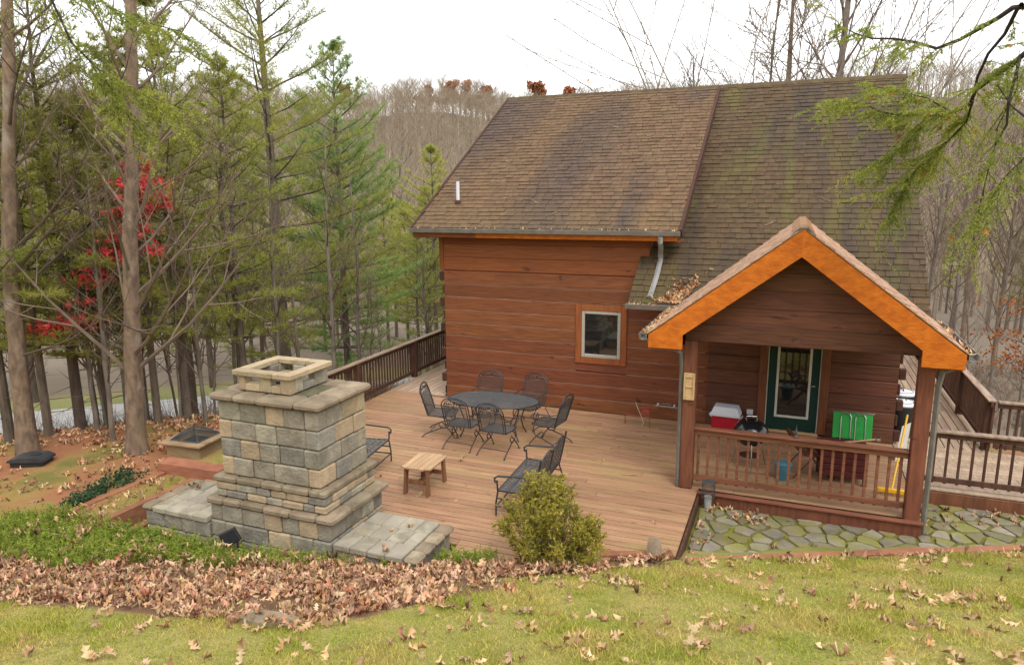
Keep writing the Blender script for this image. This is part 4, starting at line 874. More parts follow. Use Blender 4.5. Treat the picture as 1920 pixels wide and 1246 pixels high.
# bare trees behind the house and down in the valley
tm, cm = bare_tree(21, [(0, 0, -.3), (0, 0, 4), (.1, 0, 9), (.2, .1, 14), (.1, .1, 19)], [.22, .19, .15, .11, .03], limbset(30, .32, .97, 6.0, 2.0, (.8, 1.2), 2), 3, (5, 7), .35, .07, .6, .45, 6, .012)
BT = [(tm, cm)]
tm, cm = bare_tree(23, [(0, 0, -.3), (.2, 0, 4), (.1, .2, 9), (0, .1, 13), (.2, 0, 16)], [.2, .17, .13, .09, .03], limbset(26, .25, .97, 4.6, 1.6, (.7, 1.15), 3), 3, (5, 7), .3, .1, .6, .45, 6, .011)
BT.append((tm, cm))
tm, cm = bare_tree(29, [(0, 0, -.2), (.05, 0, 2), (0, .1, 4.5), (.1, .1, 7)], [.07, .06, .045, .012], limbset(20, .25, .97, 1.9, .8, (.5, 1.0), 4), 3, (4, 6), .3, .12, .6, .5, 5, .005)
SAP = [(tm, cm)]
tm, cm = bare_tree(31, [(0, 0, -.2), (.15, 0, 1.6), (.3, .1, 3.4), (.35, .1, 5.6)], [.045, .04, .03, .008], limbset(16, .3, .97, 1.3, .6, (.5, 1.1), 6), 3, (3, 5), .3, .14, .6, .5, 5, .004)
SAP.append((tm, cm))
for m_, _ in BT[1:]+SAP: m_.materials[0] = MT['bark_grey']
tm, cm = bare_tree(37, [(0, 0, -.3), (0, 0, 2), (.05, 0, 8), (.1, 0, 14), (.1, 0, 20)], [.28, .24, .18, .12, .03], [(.04+.012*q, q*2.4, 1.0+.075*(q % 4), 23) for q in range(10)]+limbset(22, .35, .97, 5.5, 2.0, (.7, 1.1), 8), 3, (8, 10), .18, .09, .42, .28, 6, .02); cm.materials[0] = MT['twig_pale']
BT.append((tm, cm))
for (x, y, v, s, a, lb) in ((-.9, 37.5, 2, 1.0, .4, 'tall bare tree fanning out behind the house ridge, the many stemmed one'), (1.6, 36.2, 1, 1.3, 1.9, 'bare pale trunked tree behind the roof ridge next to the fanning tree'),
        (-5.6, 41, 1, .98, 4.0, 'slim bare tree showing only its tips over the roof ridge')):
    place_tree('bare_tree', lb, 'tree', *BT[v], (x, y, gz(x, y)), a, s)
for i, (x, y, v, s) in enumerate(((9.45, 40.3, 0, .62), (10.46, 52.5, 0, .75), (7.4, 46.0, 1, .72), (9.2, 33.5, 1, .6), (12.5, 44, 0, .7), (14.5, 52, 1, .8), (6.6, 58, 0, .8), (11.5, 62, 1, .9), (8.6, 30, 1, .42))):
    place_tree('bare_tree', 'bare valley tree beyond the side deck railing', 'tree', *BT[v], (x, y, gz(x, y)), i*1.7, s, 'bare trees beyond the side deck')
# ---- conifers
def needles(C_, D_, n, ln, wd, spread, rg):
    m = len(C_); C_ = np.repeat(np.asarray(C_, float), n, 0); D_ = np.repeat(np.asarray(D_, float), n, 0)
    q = rg.normal(size=C_.shape); q /= np.linalg.norm(q, axis=1)[:, None]
    d = D_*(1-spread)+q*spread; d /= np.linalg.norm(d, axis=1)[:, None]+1e-9
    p = np.cross(d, rg.normal(size=C_.shape)); p /= np.linalg.norm(p, axis=1)[:, None]+1e-9
    l_ = ln*rg.uniform(.7, 1.25, (len(C_), 1)); w_ = wd*rg.uniform(.7, 1.3, (len(C_), 1))
    V_ = np.stack([C_-p*w_/2, C_+p*w_/2, C_+d*l_], 1).reshape(-1, 3)
    return V_, np.arange(len(V_)).reshape(-1, 3)
def pine(seed, h, r0, zb, Lm, mname, tuft=(11, .15, .013), gapz=.42, dens=1., dead=True):
    r = random.Random(seed); rg = np.random.default_rng(seed); tr = MB(); lx = [r.uniform(-.15, .15) for _ in range(6)]
    pts = [Vector((lx[i]*.6*i/5, lx[5-i]*.5*i/5, -.3+(h+.3)*i/5)) for i in range(6)]
    tr.tube(pts, [r0*1.2, r0, r0*.82, r0*.6, r0*.35, .012], 8, cap=False)
    at_ = lambda z: pts[min(int((z+.3)/(h+.3)*5), 4)].lerp(pts[min(int((z+.3)/(h+.3)*5), 4)+1], (z+.3)/(h+.3)*5-min(int((z+.3)/(h+.3)*5), 4))
    tc, td = [], []
    if dead:
        z = zb*.25
        while z < zb:
            for _ in range(r.randint(1, 3)): a = r.uniform(0, 6.28); p = at_(z); spike(tr, p, p+Vector((cos(a), sin(a), r.uniform(-.1, .25)))*r.uniform(.5, 1.6), .012)
            z += r.uniform(.25, .5)
    z = zb
    while z < h-.05:
        t_ = (z-zb)/(h-zb); Ls = Lm*(1-t_)**.6*(.7+.3*min(1, t_*4))+.15
        nb = r.randint(4, 6); a0 = r.uniform(0, 6)
        for k in range(nb):
            if r.random() > dens: continue
            az = a0+k*2*pi/nb+r.uniform(-.3, .3); el = .02+.75*t_+r.uniform(-.12, .15); Lb = Ls*r.uniform(.65, 1.15); p = at_(z); d = Vector((cos(az)*cos(el), sin(az)*cos(el), sin(el)))
            bp_ = [p]; nseg = 5
            for i in range(nseg): d = (d+UP*(.10 if i > 1 else -.02)+rvec(r)*.08).normalized(); p = p+d*(Lb/nseg); bp_.append(p)
            tr.tube(bp_, [max(.006, (.012+.012*Lb)*(1-.85*i/nseg)) for i in range(nseg+1)], 3, cap=False)
            for i in range(1, nseg+1):
                ns = max(1, int(Lb/nseg/.16))
                for j in range(ns):
                    if i == 1 and Lb > .8: continue
                    f_ = (j+r.random())/ns; q = bp_[i-1].lerp(bp_[i], f_); dd = (bp_[i]-bp_[i-1]).normalized()
                    for s in (-1, 1):
                        sd = (dd*.75+dd.cross(UP).normalized()*s*.8+UP*.18+rvec(r)*.2).normalized(); sl = Lb*.34*(1.15-i/nseg*.7)*r.uniform(.5, 1.1)
                        e = q+sd*sl; spike(tr, q, e, .005)
                        nt_ = max(2, int(sl/.1))
                        for m_ in range(nt_): g_ = (m_+1)/nt_; tc.append(q.lerp(e, g_*.85+.15)); td.append((sd+UP*.35).normalized())
            tc.append(bp_[-1]); td.append(d)
        z += gapz*r.uniform(.75, 1.25)*(1-.3*t_)
    V_, F_ = needles([tuple(v) for v in tc], [tuple(v) for v in td], tuft[0], tuft[1], tuft[2], .55, rg)
    return tr.mesh('trunk', 'bark_pine'), tri_mesh('crown', V_, F_, mname)
PN = [pine(1, 9.5, .10, 2.4, 2.5, 'pine', (11, .18, .016), .58, .82), pine(2, 11, .12, 3.0, 2.9, 'pine', (11, .19, .017), .64, .82), pine(3, 8.5, .085, 2.0, 2.2, 'pine', (11, .18, .016), .52, .82)]
BIG = pine(4, 16, .19, 3.0, 4.2, 'pine', (9, .19, .014), .72, .85); BLU = pine(5, 13.5, .13, 2.2, 3.7, 'pine_blue', (12, .20, .017), .55, .9)
x, y = -15.3, 18.3; place_tree('pine_tree', 'tall dark trunked pine whose sparse top clears the hills', 'tree', *BIG, (x, y, gz(x, y)), .4)
x, y = -16.2, 23.0; place_tree('pine_tree', 'dense blue green pine between the tall pine and the house', 'tree', *BLU, (x, y, gz(x, y)), 1.2, 1.0)
front = [(-14.05, 8.64, 0), (-13.73, 9.2, 2), (-13.75, 9.9, 0), (-13.4, 10.25, 2), (-12.45, 10.7, 2), (-12.15, 11.2, 0), (-11.3, 12.1, 2)]
for i, (x, y, v) in enumerate(front):
    place_tree('pine_tree', 'thin dark pine trunk at the front of the pine stand, edge of the leaf litter', 'tree', *PN[v], (x, y, gz(x, y)-.02), i*1.3, r_.uniform(.72, .98), 'front row of the pine stand')
cand = []
for _ in range(4000):
    x, y = r_.uniform(-34, -10.5), r_.uniform(8, 42); d_ = -.65*(x+12.6)+.76*(y-10.2)
    if d_ < 2.2 or 11 < d_ < 16 or x > -11.5 and y < 20: continue
    px_ang = math.degrees(atan2(x, y))
    if px_ang < -64 or px_ang > -16.5 or (px_ang > -27 and y < 33) or (px_ang > -41.5 and y < 29): continue
    if all((x-a)**2+(y-b_)**2 > (4.6 if px_ang < -47 else 3.6)**2 for a, b_ in cand): cand.append((x, y))
    if len(cand) > 30: break
for i, (x, y) in enumerate(cand):
    place_tree('pine_tree', 'yellow green pine inside the stand beyond the front row', 'tree', *PN[i % 3], (x, y, gz(x, y)-.05), i*2.1, r_.uniform(.85, 1.15), 'pines inside the stand')
for i, (x, y, v, s) in enumerate(((-15.2, 27.0, 1, .62), (-13.6, 29.5, 0, .62), (-16.8, 31, 1, .78), (-12.6, 33, 2, .7), (-20.5, 42, 1, .85), (-18, 46, 0, .95), (-24, 52, 1, .95), (-21.5, 57, 1, .9))):
    place_tree('pine_tree', 'young pine below the deck railing on the slope left of the house', 'tree', *PN[v], (x, y, gz(x, y)-.05), i*1.1, s, 'pines between railing and hillside')
for i, (x, y, v, s) in enumerate(((17, 66, 1, .9), (22, 78, 0, 1.1), (15, 84, 1, .9), (10.5, 75, 2, .8), (20, 60, 2, .8))):
    place_tree('pine_tree', 'small distant pine in the valley beyond the side deck', 'tree', *PN[v], (x, y, gz(x, y)-.05), i*1.1, s, 'pines in the valley')
# ---- saplings, thin bare stems among the trunks
k = 0
for (x, y) in [(-12.19, 9.4), (-12.6, 10.5), (-11.2, 10.8), (-12.0, 10.9), (-12.75, 10.4), (-13.1, 10.0), (-14.3, 9.3), (-11.7, 11.5), (-13.0, 9.7), (-12.9, 10.9), (-10.6, 12.4), (-11.5, 12.0), (-13.9, 10.4), (-14.8, 9.6), (-11.9, 12.6), (-12.6, 12.2), (-13.6, 11.4), (-15.0, 11.5), (-10.9, 13.5), (-12.4, 14.6), (-11.4, 15.5), (-10.8, 17), (-12.2, 18), (-13.3, 20), (-11.5, 21), (-14.4, 13)]:
    place_tree('sapling', 'thin bare sapling among the pine trunks', 'sapling', *SAP[k % 2], (x, y, gz(x, y)-.02), k*1.9, r_.uniform(.6, 1.05), 'bare saplings at the wood edge'); k += 1
for (x, y, s) in [(7.5, 22, .8), (6.9, 26, .9), (8.5, 25, .7), (7.9, 19, .7), (9.4, 28, .9), (6.6, 31, 1.0), (8.2, 35, 1.1), (10.6, 36, 1.1), (7.2, 38, 1.2), (11.5, 30, 1.0)]:
    place_tree('sapling', 'thin bare sapling below the side deck railing', 'sapling', *SAP[k % 2], (x, y, gz(x, y)-.02), k*1.9, s, 'bare saplings beyond the side deck'); k += 1
REDC = [(0.07, 0.68, 5.34, 0.16, 60), (-0.05, 0.55, 4.98, 0.25, 150), (0.2, 0.65, 4.98, 0.25, 140), (0.13, 0.54, 4.57, 0.26, 150), (0.31, 0.64, 4.72, 0.2, 90), (-0.11, 0.41, 4.42, 0.2, 100), (-0.23, 0.28, 4.01, 0.22, 120), (-0.35, 0.15, 3.65, 0.22, 110), (0.06, 0.41, 4.11, 0.18, 70), (0.42, 0.48, 3.75, 0.15, 40), (-0.57, 0.01, 3.4, 0.18, 90), (-0.66, -0.07, 3.19, 0.2, 90), (-0.78, -0.21, 2.76, 0.12, 35), (-0.9, -0.33, 2.39, 0.2, 100), (-1.18, -0.47, 2.29, 0.22, 110), (-1.38, -0.55, 2.27, 0.16, 50)]
def leafy(name, label, seed, loc, h, r0, nl, lsize, lm, clusters, lean=(0, 0), per=26, spread=.28):
    """slim tree that still holds leaves in a few flat layers"""
    r = random.Random(seed); rg = np.random.default_rng(seed); t_ = thing(name, label, 'tree', loc); tr = MB()
    pts = [Vector((lean[0]*q*q, lean[1]*q*q, -.1+h*q)) for q in (0, .25, .5, .75, 1)]; tr.tube(pts, [r0, r0*.85, r0*.65, r0*.4, r0*.12], 6, cap=False)
    C_, D_ = [], []
    for (cx, cy, cz, w, n) in clusters:
        e = Vector((cx, cy, cz)); q = max(.1, min(.95, (cz-.4)/h)); a = pts[min(3, int(q*4))].lerp(pts[min(3, int(q*4))+1], q*4-min(3, int(q*4))); tr.tube([a, a.lerp(e, .5)+UP*.1, e], [r0*.3, r0*.2, .004], 4, cap=False)
        for _ in range(int(n*.65)):
            c_ = e+Vector((r.gauss(0, w), r.gauss(0, w), r.gauss(0, w*.35))); C_.append(tuple(c_)); D_.append((r.uniform(-1, 1), r.uniform(-1, 1), r.uniform(-.5, .2)))
            if r.random() < .3: spike(tr, e, c_, .005)
    tr.build('trunk', 'bark_grey', t_)
    V_, F_ = needles(C_, D_, 5, lsize, lsize*.6, .5, rg)
    link('crown', tri_mesh('crown', V_, F_, lm), t_); return t_
leafy('maple_tree', 'young maple holding scarlet leaves behind the big bare tree', 3, (-11.9, 9.72, -.05), 6.4, .045, 0, .1, 'red_leaf',
    REDC, (.25, .45))
leafy('beech_tree', 'small beech with pale orange leaves beyond the side deck', 6, (6.6, 24.0, gz(6.6, 24)), 6.5, .09, 0, .09, 'rust_leaf',
    [(-.9, -.5, 3.2, .4, 90), (.0, -.6, 2.6, .5, 130), (.7, 0, 3.4, .45, 110), (-.4, .3, 4.0, .4, 80), (.5, .5, 2.2, .5, 120), (-.7, .2, 2.4, .4, 90), (1.2, -.4, 2.8, .4, 80)], (.2, .1))
# ---- hemlock boughs reaching into view from two trees that stand beside the lawn
def hemlock(label, trunk, boughs, seed, caught=0, hang=.55, twl=(.25, .6), sparse=1.):
    r = random.Random(seed); rg = np.random.default_rng(seed); t_ = thing('hemlock_tree', label, 'tree', trunk[0]); o = Vector(trunk[0]); tr = MB()
    tr.tube([Vector(p)-o for p in trunk], [.17, .15, .12, .08][:len(trunk)], 9, cap=False); tr.build('trunk', 'hem_bark', t_, True)
    bm = MB(); C_, D_ = [], []
    for (pts, r0, leaf_from, den) in boughs:
        P = [Vector(p)-o for p in pts]; n = len(P); bm.tube(P, [max(.005, r0*(1-.85*i/(n-1))) for i in range(n)], 6, cap=False)
        for i in range(n-1):
            seg = P[i+1]-P[i]; m = max(1, int(seg.length/.036*den*sparse))
            for j in range(m):
                if (i+j/m)/(n-1) < leaf_from and r.random() < .8: continue
                q = P[i]+seg*((j+r.random())/m); side = seg.normalized().cross(UP)*r.choice((-1, 1)); d = (seg.normalized()*r.uniform(.1, .9)+side*r.uniform(.5, 1.2)-UP*r.uniform(-.2, hang)+rvec(r)*.3).normalized()
                L_ = r.uniform(*twl); pp = [q]
                for _ in range(4): d = (d-UP*.10+rvec(r)*.10).normalized(); pp.append(pp[-1]+d*L_/4)
                bm.tube(pp, [.0035, .003, .0025, .002, .0015], 3, cap=False)
                for a in range(4):
                    for w in range(2):
                        f_ = r.random(); b0 = pp[a].lerp(pp[a+1], f_); dd = (pp[a+1]-pp[a]).normalized(); sd = (dd*.7+dd.cross(UP).normalized()*r.choice((-1, 1))*.7-UP*.15).normalized(); l2 = L_*.38*r.uniform(.5, 1.1)
                        spike(bm, b0, b0+sd*l2, .0015)
                        for e in range(7): C_.append(tuple(b0+sd*l2*(e+.5)/7)); D_.append(tuple(sd))
                    for e in range(4): C_.append(tuple(pp[a].lerp(pp[a+1], (e+.5)/4))); D_.append(tuple(pp[a+1]-pp[a]))
    bm.build('boughs', 'hem_bark', t_)
    V_, F_ = needles(C_, D_, 3, .036, .0095, .62, rg); link('crown', tri_mesh('crown', V_, F_, 'hemlock'), t_)
    if caught:
        CC = [C_[r.randrange(len(C_))] for _ in range(caught)]; V_, F_ = needles(CC, [(r.uniform(-1, 1), r.uniform(-1, 1), -.5) for _ in CC], 3, .06, .05, .5, rg); link('caught_leaves', tri_mesh('caught_leaves', V_, F_, 'gold_leaf'), t_)
H0 = (3.35, 8.3)
HB = [([(3.35, 8.3, 6.6), (2.6, 8.3, 6.5), (1.84, 8.35, 6.38), (1.78, 8.46, 6.4), (1.68, 8.54, 6.33), (1.53, 8.6, 6.25), (1.4, 8.66, 6.18), (1.21, 8.7, 6.12), (1.02, 8.78, 6.21), (.84, 8.85, 6.27), (.62, 8.9, 6.3), (.49, 9.0, 6.37), (.25, 9.06, 6.51)], .032, .55, .55),
      ([(3.35, 8.3, 6.1), (2.6, 8.3, 6.1), (1.91, 8.43, 5.97), (1.86, 8.67, 5.9), (1.79, 8.91, 5.85), (1.67, 9.11, 5.74), (1.68, 9.37, 5.63), (1.56, 9.58, 5.56), (1.37, 9.78, 5.56), (1.05, 9.93, 5.59), (.87, 10.15, 5.66), (.68, 10.38, 5.8), (.32, 10.53, 5.86)], .034, .5, 1.2),
      ([(1.81, 8.3, 6.39), (1.82, 8.49, 6.38), (1.79, 8.71, 6.21), (1.71, 8.92, 6.07), (1.68, 9.15, 5.87), (1.7, 9.38, 5.63), (1.71, 9.62, 5.46), (1.58, 9.8, 5.27), (1.46, 10.0, 5.15), (1.31, 10.17, 4.94), (1.09, 10.24, 4.35)], .022, .55, .8),
      ([(1.89, 8.45, 5.96), (1.8, 8.29, 5.52), (1.83, 8.39, 5.32), (1.77, 8.46, 5.15), (1.75, 8.53, 4.89), (1.72, 8.57, 4.53), (1.70, 8.56, 4.2)], .016, .3, .42),
      ([(3.35, 8.3, 5.0), (2.3, 8.15, 5.21), (1.91, 8.17, 5.38), (1.83, 8.29, 5.48), (1.72, 8.42, 5.7)], .022, .5, .6), ([(3.35, 8.3, 4.7), (2.32, 8.08, 4.82), (1.95, 8.13, 5.0), (1.8, 8.16, 4.8), (1.69, 8.21, 4.5)], .018, .45, .8),
      ([(1.37, 9.78, 5.56), (1.2, 9.9, 5.3), (1.0, 10.0, 5.1), (.75, 10.1, 5.0)], .010, .0, 1.1), ([(1.56, 9.58, 5.56), (1.3, 9.7, 5.75), (1.0, 9.8, 5.85), (.7, 9.9, 5.95)], .010, .1, 1.0), ([(1.58, 9.8, 5.27), (1.35, 9.9, 5.0), (1.15, 10, 4.75), (.95, 10.05, 4.65)], .009, .0, 1.0), ([(1.9, 8.6, 5.9), (1.95, 8.7, 5.7), (1.9, 8.8, 5.5), (1.85, 8.9, 5.3)], .010, .2, .6)]
hemlock('hemlock whose drooping needle boughs hang over the right end of the roof', [(3.35, 8.3, gz(*H0)-.2), (3.35, 8.3, 2), (3.35, 8.3, 5), (3.36, 8.3, 9)], HB, 5, 26)
hemlock('hemlock whose small green bough hangs before the big bare tree', [(-8.6, 3.9, gz(-8.6, 3.9)-.2), (-8.6, 3.9, 2.5), (-8.6, 3.9, 6), (-8.6, 3.9, 10)],
    [([(-8.6, 3.9, 7.3), (-7.23, 4.71, 6.91), (-6.86, 4.93, 6.7), (-6.69, 5.07, 6.53), (-6.58, 5.14, 6.15), (-6.42, 5.27, 5.91), (-6.23, 5.42, 5.77), (-6.06, 5.57, 5.66), (-5.86, 5.74, 5.56)], .018, .55, .9),
     ([(-8.6, 3.9, 7.2), (-7.23, 4.71, 6.95), (-6.5, 5.09, 6.79), (-6.2, 5.25, 6.47), (-6.0, 5.42, 6.35), (-5.69, 5.63, 6.27)], .016, .45, .9), ([(-6.42, 5.27, 5.91), (-6.35, 5.35, 5.7), (-6.25, 5.4, 5.5), (-6.2, 5.45, 5.35)], .006, 0, .8)], 9, 0, .5)
# oaks up the slope behind the camera: their leaves lie on the lawn and the window mirrors them
for i, (x, y, s) in enumerate(((-5.5, -7, .9), (1.5, -9, 1.0), (5.5, -6, .8), (-2.5, -13, 1.1))):
    place_tree('bare_tree', 'bare oak up the lawn slope, not before the house', 'tree', *BT[i % 2], (x, y, gz(x, y)-.05), i*1.3, s, 'oaks up the slope')
# ================================================================ FAR WOODED HILLS
def far_variant(seed, h):
    r = random.Random(seed); mb = MB(); spike(mb, Vector((0, 0, -1)), Vector((r.uniform(-.3, .3), 0, h)), .20)
    for k in range(16):
        z = h*r.uniform(.35, .9); a = r.uniform(0, 6.28); L_ = h*.24*r.uniform(.6, 1.2); p = Vector((0, 0, z)); e = p+Vector((cos(a)*.75, sin(a)*.75, r.uniform(.6, 1.1)))*L_; spike(mb, p, e, .07)
        for _ in range(3):
            q = p.lerp(e, r.uniform(.3, 1)); a2 = a+r.uniform(-1.2, 1.2); spike(mb, q, q+Vector((cos(a2)*.6, sin(a2)*.6, r.uniform(.5, 1.1)))*L_*.5, .045)
    v = np.array([tuple(q) for q in mb.v]); f = np.array(mb.f); return v, f
FV = [far_variant(q, 14+q % 3*2) for q in range(5)]
rg = np.random.default_rng(5)
n = 8500; rad = np.sqrt(rg.uniform(62**2, 425**2, n)); th = np.radians(rg.uniform(-66, 24, n))
keepn = rg.uniform(0, 1, n) < np.where(rad < 150, .75, 1.0); rad, th = rad[keepn], th[keepn]
X_, Y_ = rad*np.sin(th), rad*np.cos(th); Z_ = ground(X_, Y_)
Vs, Fs, o = [], [], 0
for i in range(len(X_)):
    v, f = FV[i % 5]; a = rg.uniform(0, 6.28); s = rg.uniform(.7, 1.15); ca_, sa_ = cos(a)*s, sin(a)*s
    q = np.empty_like(v); q[:, 0] = v[:, 0]*ca_-v[:, 1]*sa_+X_[i]; q[:, 1] = v[:, 0]*sa_+v[:, 1]*ca_+Y_[i]; q[:, 2] = v[:, 2]*s+Z_[i]; Vs.append(q); Fs.append(f+o); o += len(v)
kind(link('hillside_wood', tri_mesh('hillside_wood', np.concatenate(Vs), np.concatenate(Fs), 'bark_far')), 'stuff', 'bare grey wood covering the far hillside')
# rust-leaved oaks still standing out on the far ridge
oakm = None
for i, (ang, rd_, s) in enumerate(((-19.2, 395, 1.55), (-16.9, 395, 1.3), (-25.2, 380, 1.15), (-26.6, 376, 1.1), (-23.9, 380, 1.15), (-28, 374, 1.0), (-26.2, 396, .9), (-34, 398, 1.2))):
    x, y = rd_*sin(radians(ang)), rd_*cos(radians(ang))
    if oakm is None:
        r = random.Random(2); C_ = []
        for _ in range(14):
            c_ = Vector((r.gauss(0, 2.6), r.gauss(0, 2.6), r.uniform(7, 15)))
            C_ += [tuple(c_+rvec(r)*r.uniform(.2, 1.7)) for _ in range(70)]
        V_, F_ = needles(C_, [(0, 0, 1)]*len(C_), 2, 1.1, .8, .9, rg); oakm = tri_mesh('crown', V_, F_, 'rust_far'); tb_ = MB(); tb_.tube([(0, 0, -1), (0, 0, 8), (.3, 0, 14)], [.3, .22, .05], 5, cap=False); oakt = tb_.mesh('trunk', 'bark_far')
    place_tree('oak_tree', 'rust coloured oak on the far hilltop', 'tree', oakt, oakm, (x, y, gz(x, y)-.3), i*1.0, s, 'rust oaks on the far ridge')
# ================================================================ SHRUB, GROUND COVER, LEAVES, GRASS
sh = thing('shrub', 'yellow green evergreen shrub at the deck edge', 'shrub', (-2.62, 7.9, gz(-2.62, 7.9)-.02)); r = random.Random(12); rg = np.random.default_rng(12)
st = MB(); C_, D_ = [], []
for k in range(88):
    a = r.uniform(0, 6.28); rad_ = sqrt(r.random()); hx = .68*rad_*cos(a); hy = .55*rad_*sin(a); top = (1.2-.65*rad_**1.7)*r.uniform(.7, 1.08)*(1.05 if hx < .2 else .75)
    p0 = Vector((hx*.25, hy*.25, .0)); p1 = Vector((hx*.8, hy*.8, top*.55)); p2 = Vector((hx*1.05+r.uniform(-.05, .05), hy*1.05, top)); st.tube([p0, p1, p2], [.008, .006, .002], 4, cap=False)
    for j in range(9):
        q = p1.lerp(p2, j/8) if j > 2 else p0.lerp(p1, .5+j*.2)
        for _ in range(3):
            d = (rvec(r)+UP*.7).normalized(); e = q+d*r.uniform(.06, .14); spike(st, q, e, .003)
            for m_ in range(6): C_.append(tuple(q.lerp(e, (m_+1)/6))); D_.append(tuple(d))
st.build('stems', 'bark_grey', sh)
V_, F_ = needles(C_, D_, 3, .04, .015, .6, rg); link('foliage', tri_mesh('foliage', V_, F_, 'shrub'), sh)
def scatter(poly, n, rg):
    P = np.array(poly); lo, hi = P.min(0), P.max(0); x = rg.uniform(lo[0], hi[0], n); y = rg.uniform(lo[1], hi[1], n); k = inpoly(poly, x, y); return x[k], y[k]
x_, y_ = scatter(JUN, 9000, rg); C_, D_ = [], []
patch = np.sin(x_*2.3+1)*np.sin(y_*3.1)+rg.normal(0, .35, len(x_)); kx = patch > -.75
for x, y, z in zip(x_[kx], y_[kx], ground(x_[kx], y_[kx])):
    h = r.uniform(.10, .26); d = (UP+rvec(r)*.55).normalized(); b0 = Vector((x, y, z-.02))
    for e in range(7): C_.append(tuple(b0+d*h*(e+1)/7)); D_.append(tuple(d))
V_, F_ = needles(C_, D_, 4, .05, .013, .6, rg); kind(link('ground_cover', tri_mesh('ground_cover', V_, F_, 'juniper')), 'stuff', 'feathery green ground cover behind the fireplace')
x_, y_ = scatter([(-10.3, 6.9), (-10.05, 6.9), (-10.0, 8.2), (-10.5, 8.2)], 150, rg); C_, D_ = [], []
for x, y, z in zip(x_, y_, ground(x_, y_)):
    for e in range(5): C_.append((x+r.gauss(0, .04), y+r.gauss(0, .04), z+r.uniform(0, .14))); D_.append((r.uniform(-1, 1), r.uniform(-1, 1), .4))
V_, F_ = needles(C_, D_, 4, .045, .03, .6, rg); pv_ = thing('vinca_plant', 'dark green trailing vine along the outer planter timber', 'plant', (-10.2, 7.4, gz(-10.2, 7.4))); vo_ = link('foliage', tri_mesh('foliage', V_-np.array([-10.2, 7.4, gz(-10.2, 7.4)]), F_, 'ivy'), pv_)
# oak leaves
half = [(0, .012), (.14, .05), (.26, .26), (.33, .08), (.47, .34), (.55, .09), (.71, .28), (.78, .07), (.9, .10), (1, .0)]
def leaf_template(curl, bend, simple=False):
    H = half if not simple else [(0, .01), (.27, .26), (.35, .08), (.5, .34), (.58, .09), (.75, .25), (1, 0)]
    V_ = []; F_ = []; n = len(H)
    for t_, w in H:
        zb_ = bend*(t_-.5)**2*2
        for q in (-w*.8, 0, w*.8): V_.append((q, t_-.5, zb_+curl*abs(q)*1.6+(.25*curl*sin(t_*9) if q else 0)))
    for i in range(n-1):
        a = i*3
        for s in (0, 1): F_ += [(a+s, a+s+1, a+s+4), (a+s, a+s+4, a+s+3)]
    return np.array(V_), np.array(F_)
LT = [leaf_template(c_, b_) for c_, b_ in ((.4, .35), (-.3, .5), (.8, -.3), (.15, .2), (-.6, .6))]; LS = [leaf_template(c_, b_, True) for c_, b_ in ((.5, .5), (-.4, .6), (1.0, -.35), (.12, .2), (-.8, .7), (1.3, .8))]
def spread_leaves(name, x, y, z, tilt, size, rg, m_='leaf', T=LS):
    Vs, Fs, o = [], [], 0
    for i in range(len(x)):
        v, f = T[i % len(T)]; s = rg.uniform(*size); R_ = np.array(Matrix.Rotation(rg.uniform(0, 6.28), 3, 'Z') @ Matrix.Rotation(rg.normal(0, tilt), 3, 'X') @ Matrix.Rotation(rg.normal(0, tilt), 3, 'Y'))
        q = (v*s) @ R_.T; q[:, 2] -= q[:, 2].min()*.6; q += (x[i], y[i], z[i]); Vs.append(q); Fs.append(f+o); o += len(v)
    return tri_mesh(name, np.concatenate(Vs), np.concatenate(Fs), m_)
x_, y_ = scatter([(a+.25*sin(q*3), b_+.2*cos(q*5)) for q, (a, b_) in enumerate(LIT)], 15500, rg); dn = rg.uniform(0, 1, len(x_)) < np.clip(.95-.9*sstep(.2, .75, np.sin(x_*1.7+y_*.6)*np.sin(y_*2.3-x_*.4+1)), .2, 1); x_, y_ = x_[dn], y_[dn]
z_ = ground(x_, y_)+np.abs(rg.normal(0, .035, len(x_)))
kind(link('leaf_litter', spread_leaves('leaf_litter', x_, y_, z_, .38, (.06, .145), rg)), 'stuff', 'deep bed of dry brown oak leaves below the ground cover')
n = 7000; x_, y_ = rg.uniform(-19, -9.2, n), rg.uniform(5.5, 16, n); d_ = -.65*(x_+12.6)+.76*(y_-10.2); k_ = (d_ < 5) & (rg.uniform(0, 1, n) < np.clip(.4+np.sin(x_*1.3+2)*np.sin(y_*1.7)*.7+sstep(-3, 0, d_)*.5, .05, 1)) & ~((x_ > -10.1) & (y_ > 6.2) & (y_ < 8.9)) & ~((x_ > -10.75) & (x_ < -9.6) & (y_ > 9) & (y_ < 10.1))
x_, y_ = x_[k_], y_[k_]; kind(link('wood_leaf_litter', spread_leaves('wood_leaf_litter', x_, y_, ground(x_, y_)+.005, .35, (.09, .16), rg)), 'stuff', 'scattered fallen leaves under the trees beside the planter')
# strays: along timbers, on the patio, in gutters and roof valley, in the planter
xs_, ys_, zs_ = [], [], []
def stray(n, f):
    for _ in range(n): a = f(); xs_.append(a[0]); ys_.append(a[1]); zs_.append(a[2])
stray(170, lambda: (lambda t_: (lerp(-1.1, 5, t_)+rg.normal(0, .08), lerp(8.6, 11.5, t_)-abs(rg.normal(0, .22)), None))(rg.uniform(0, 1)))
stray(26, lambda: (-1.08+abs(rg.normal(0, .12)), rg.uniform(8.9, 10.9), PZ)); stray(34, lambda: (-.45+rg.normal(0, .25), 10.72+rg.normal(0, .1), PZ)); stray(22, lambda: (rg.uniform(-1, 3.6), rg.uniform(9.8, 12.2), PZ)); stray(26, lambda: (2.3+rg.normal(0, .25), 11.8+rg.normal(0, .25), PZ)); stray(20, lambda: (3.2+rg.normal(0, .3), 12.1+rg.normal(0, .1), PZ))
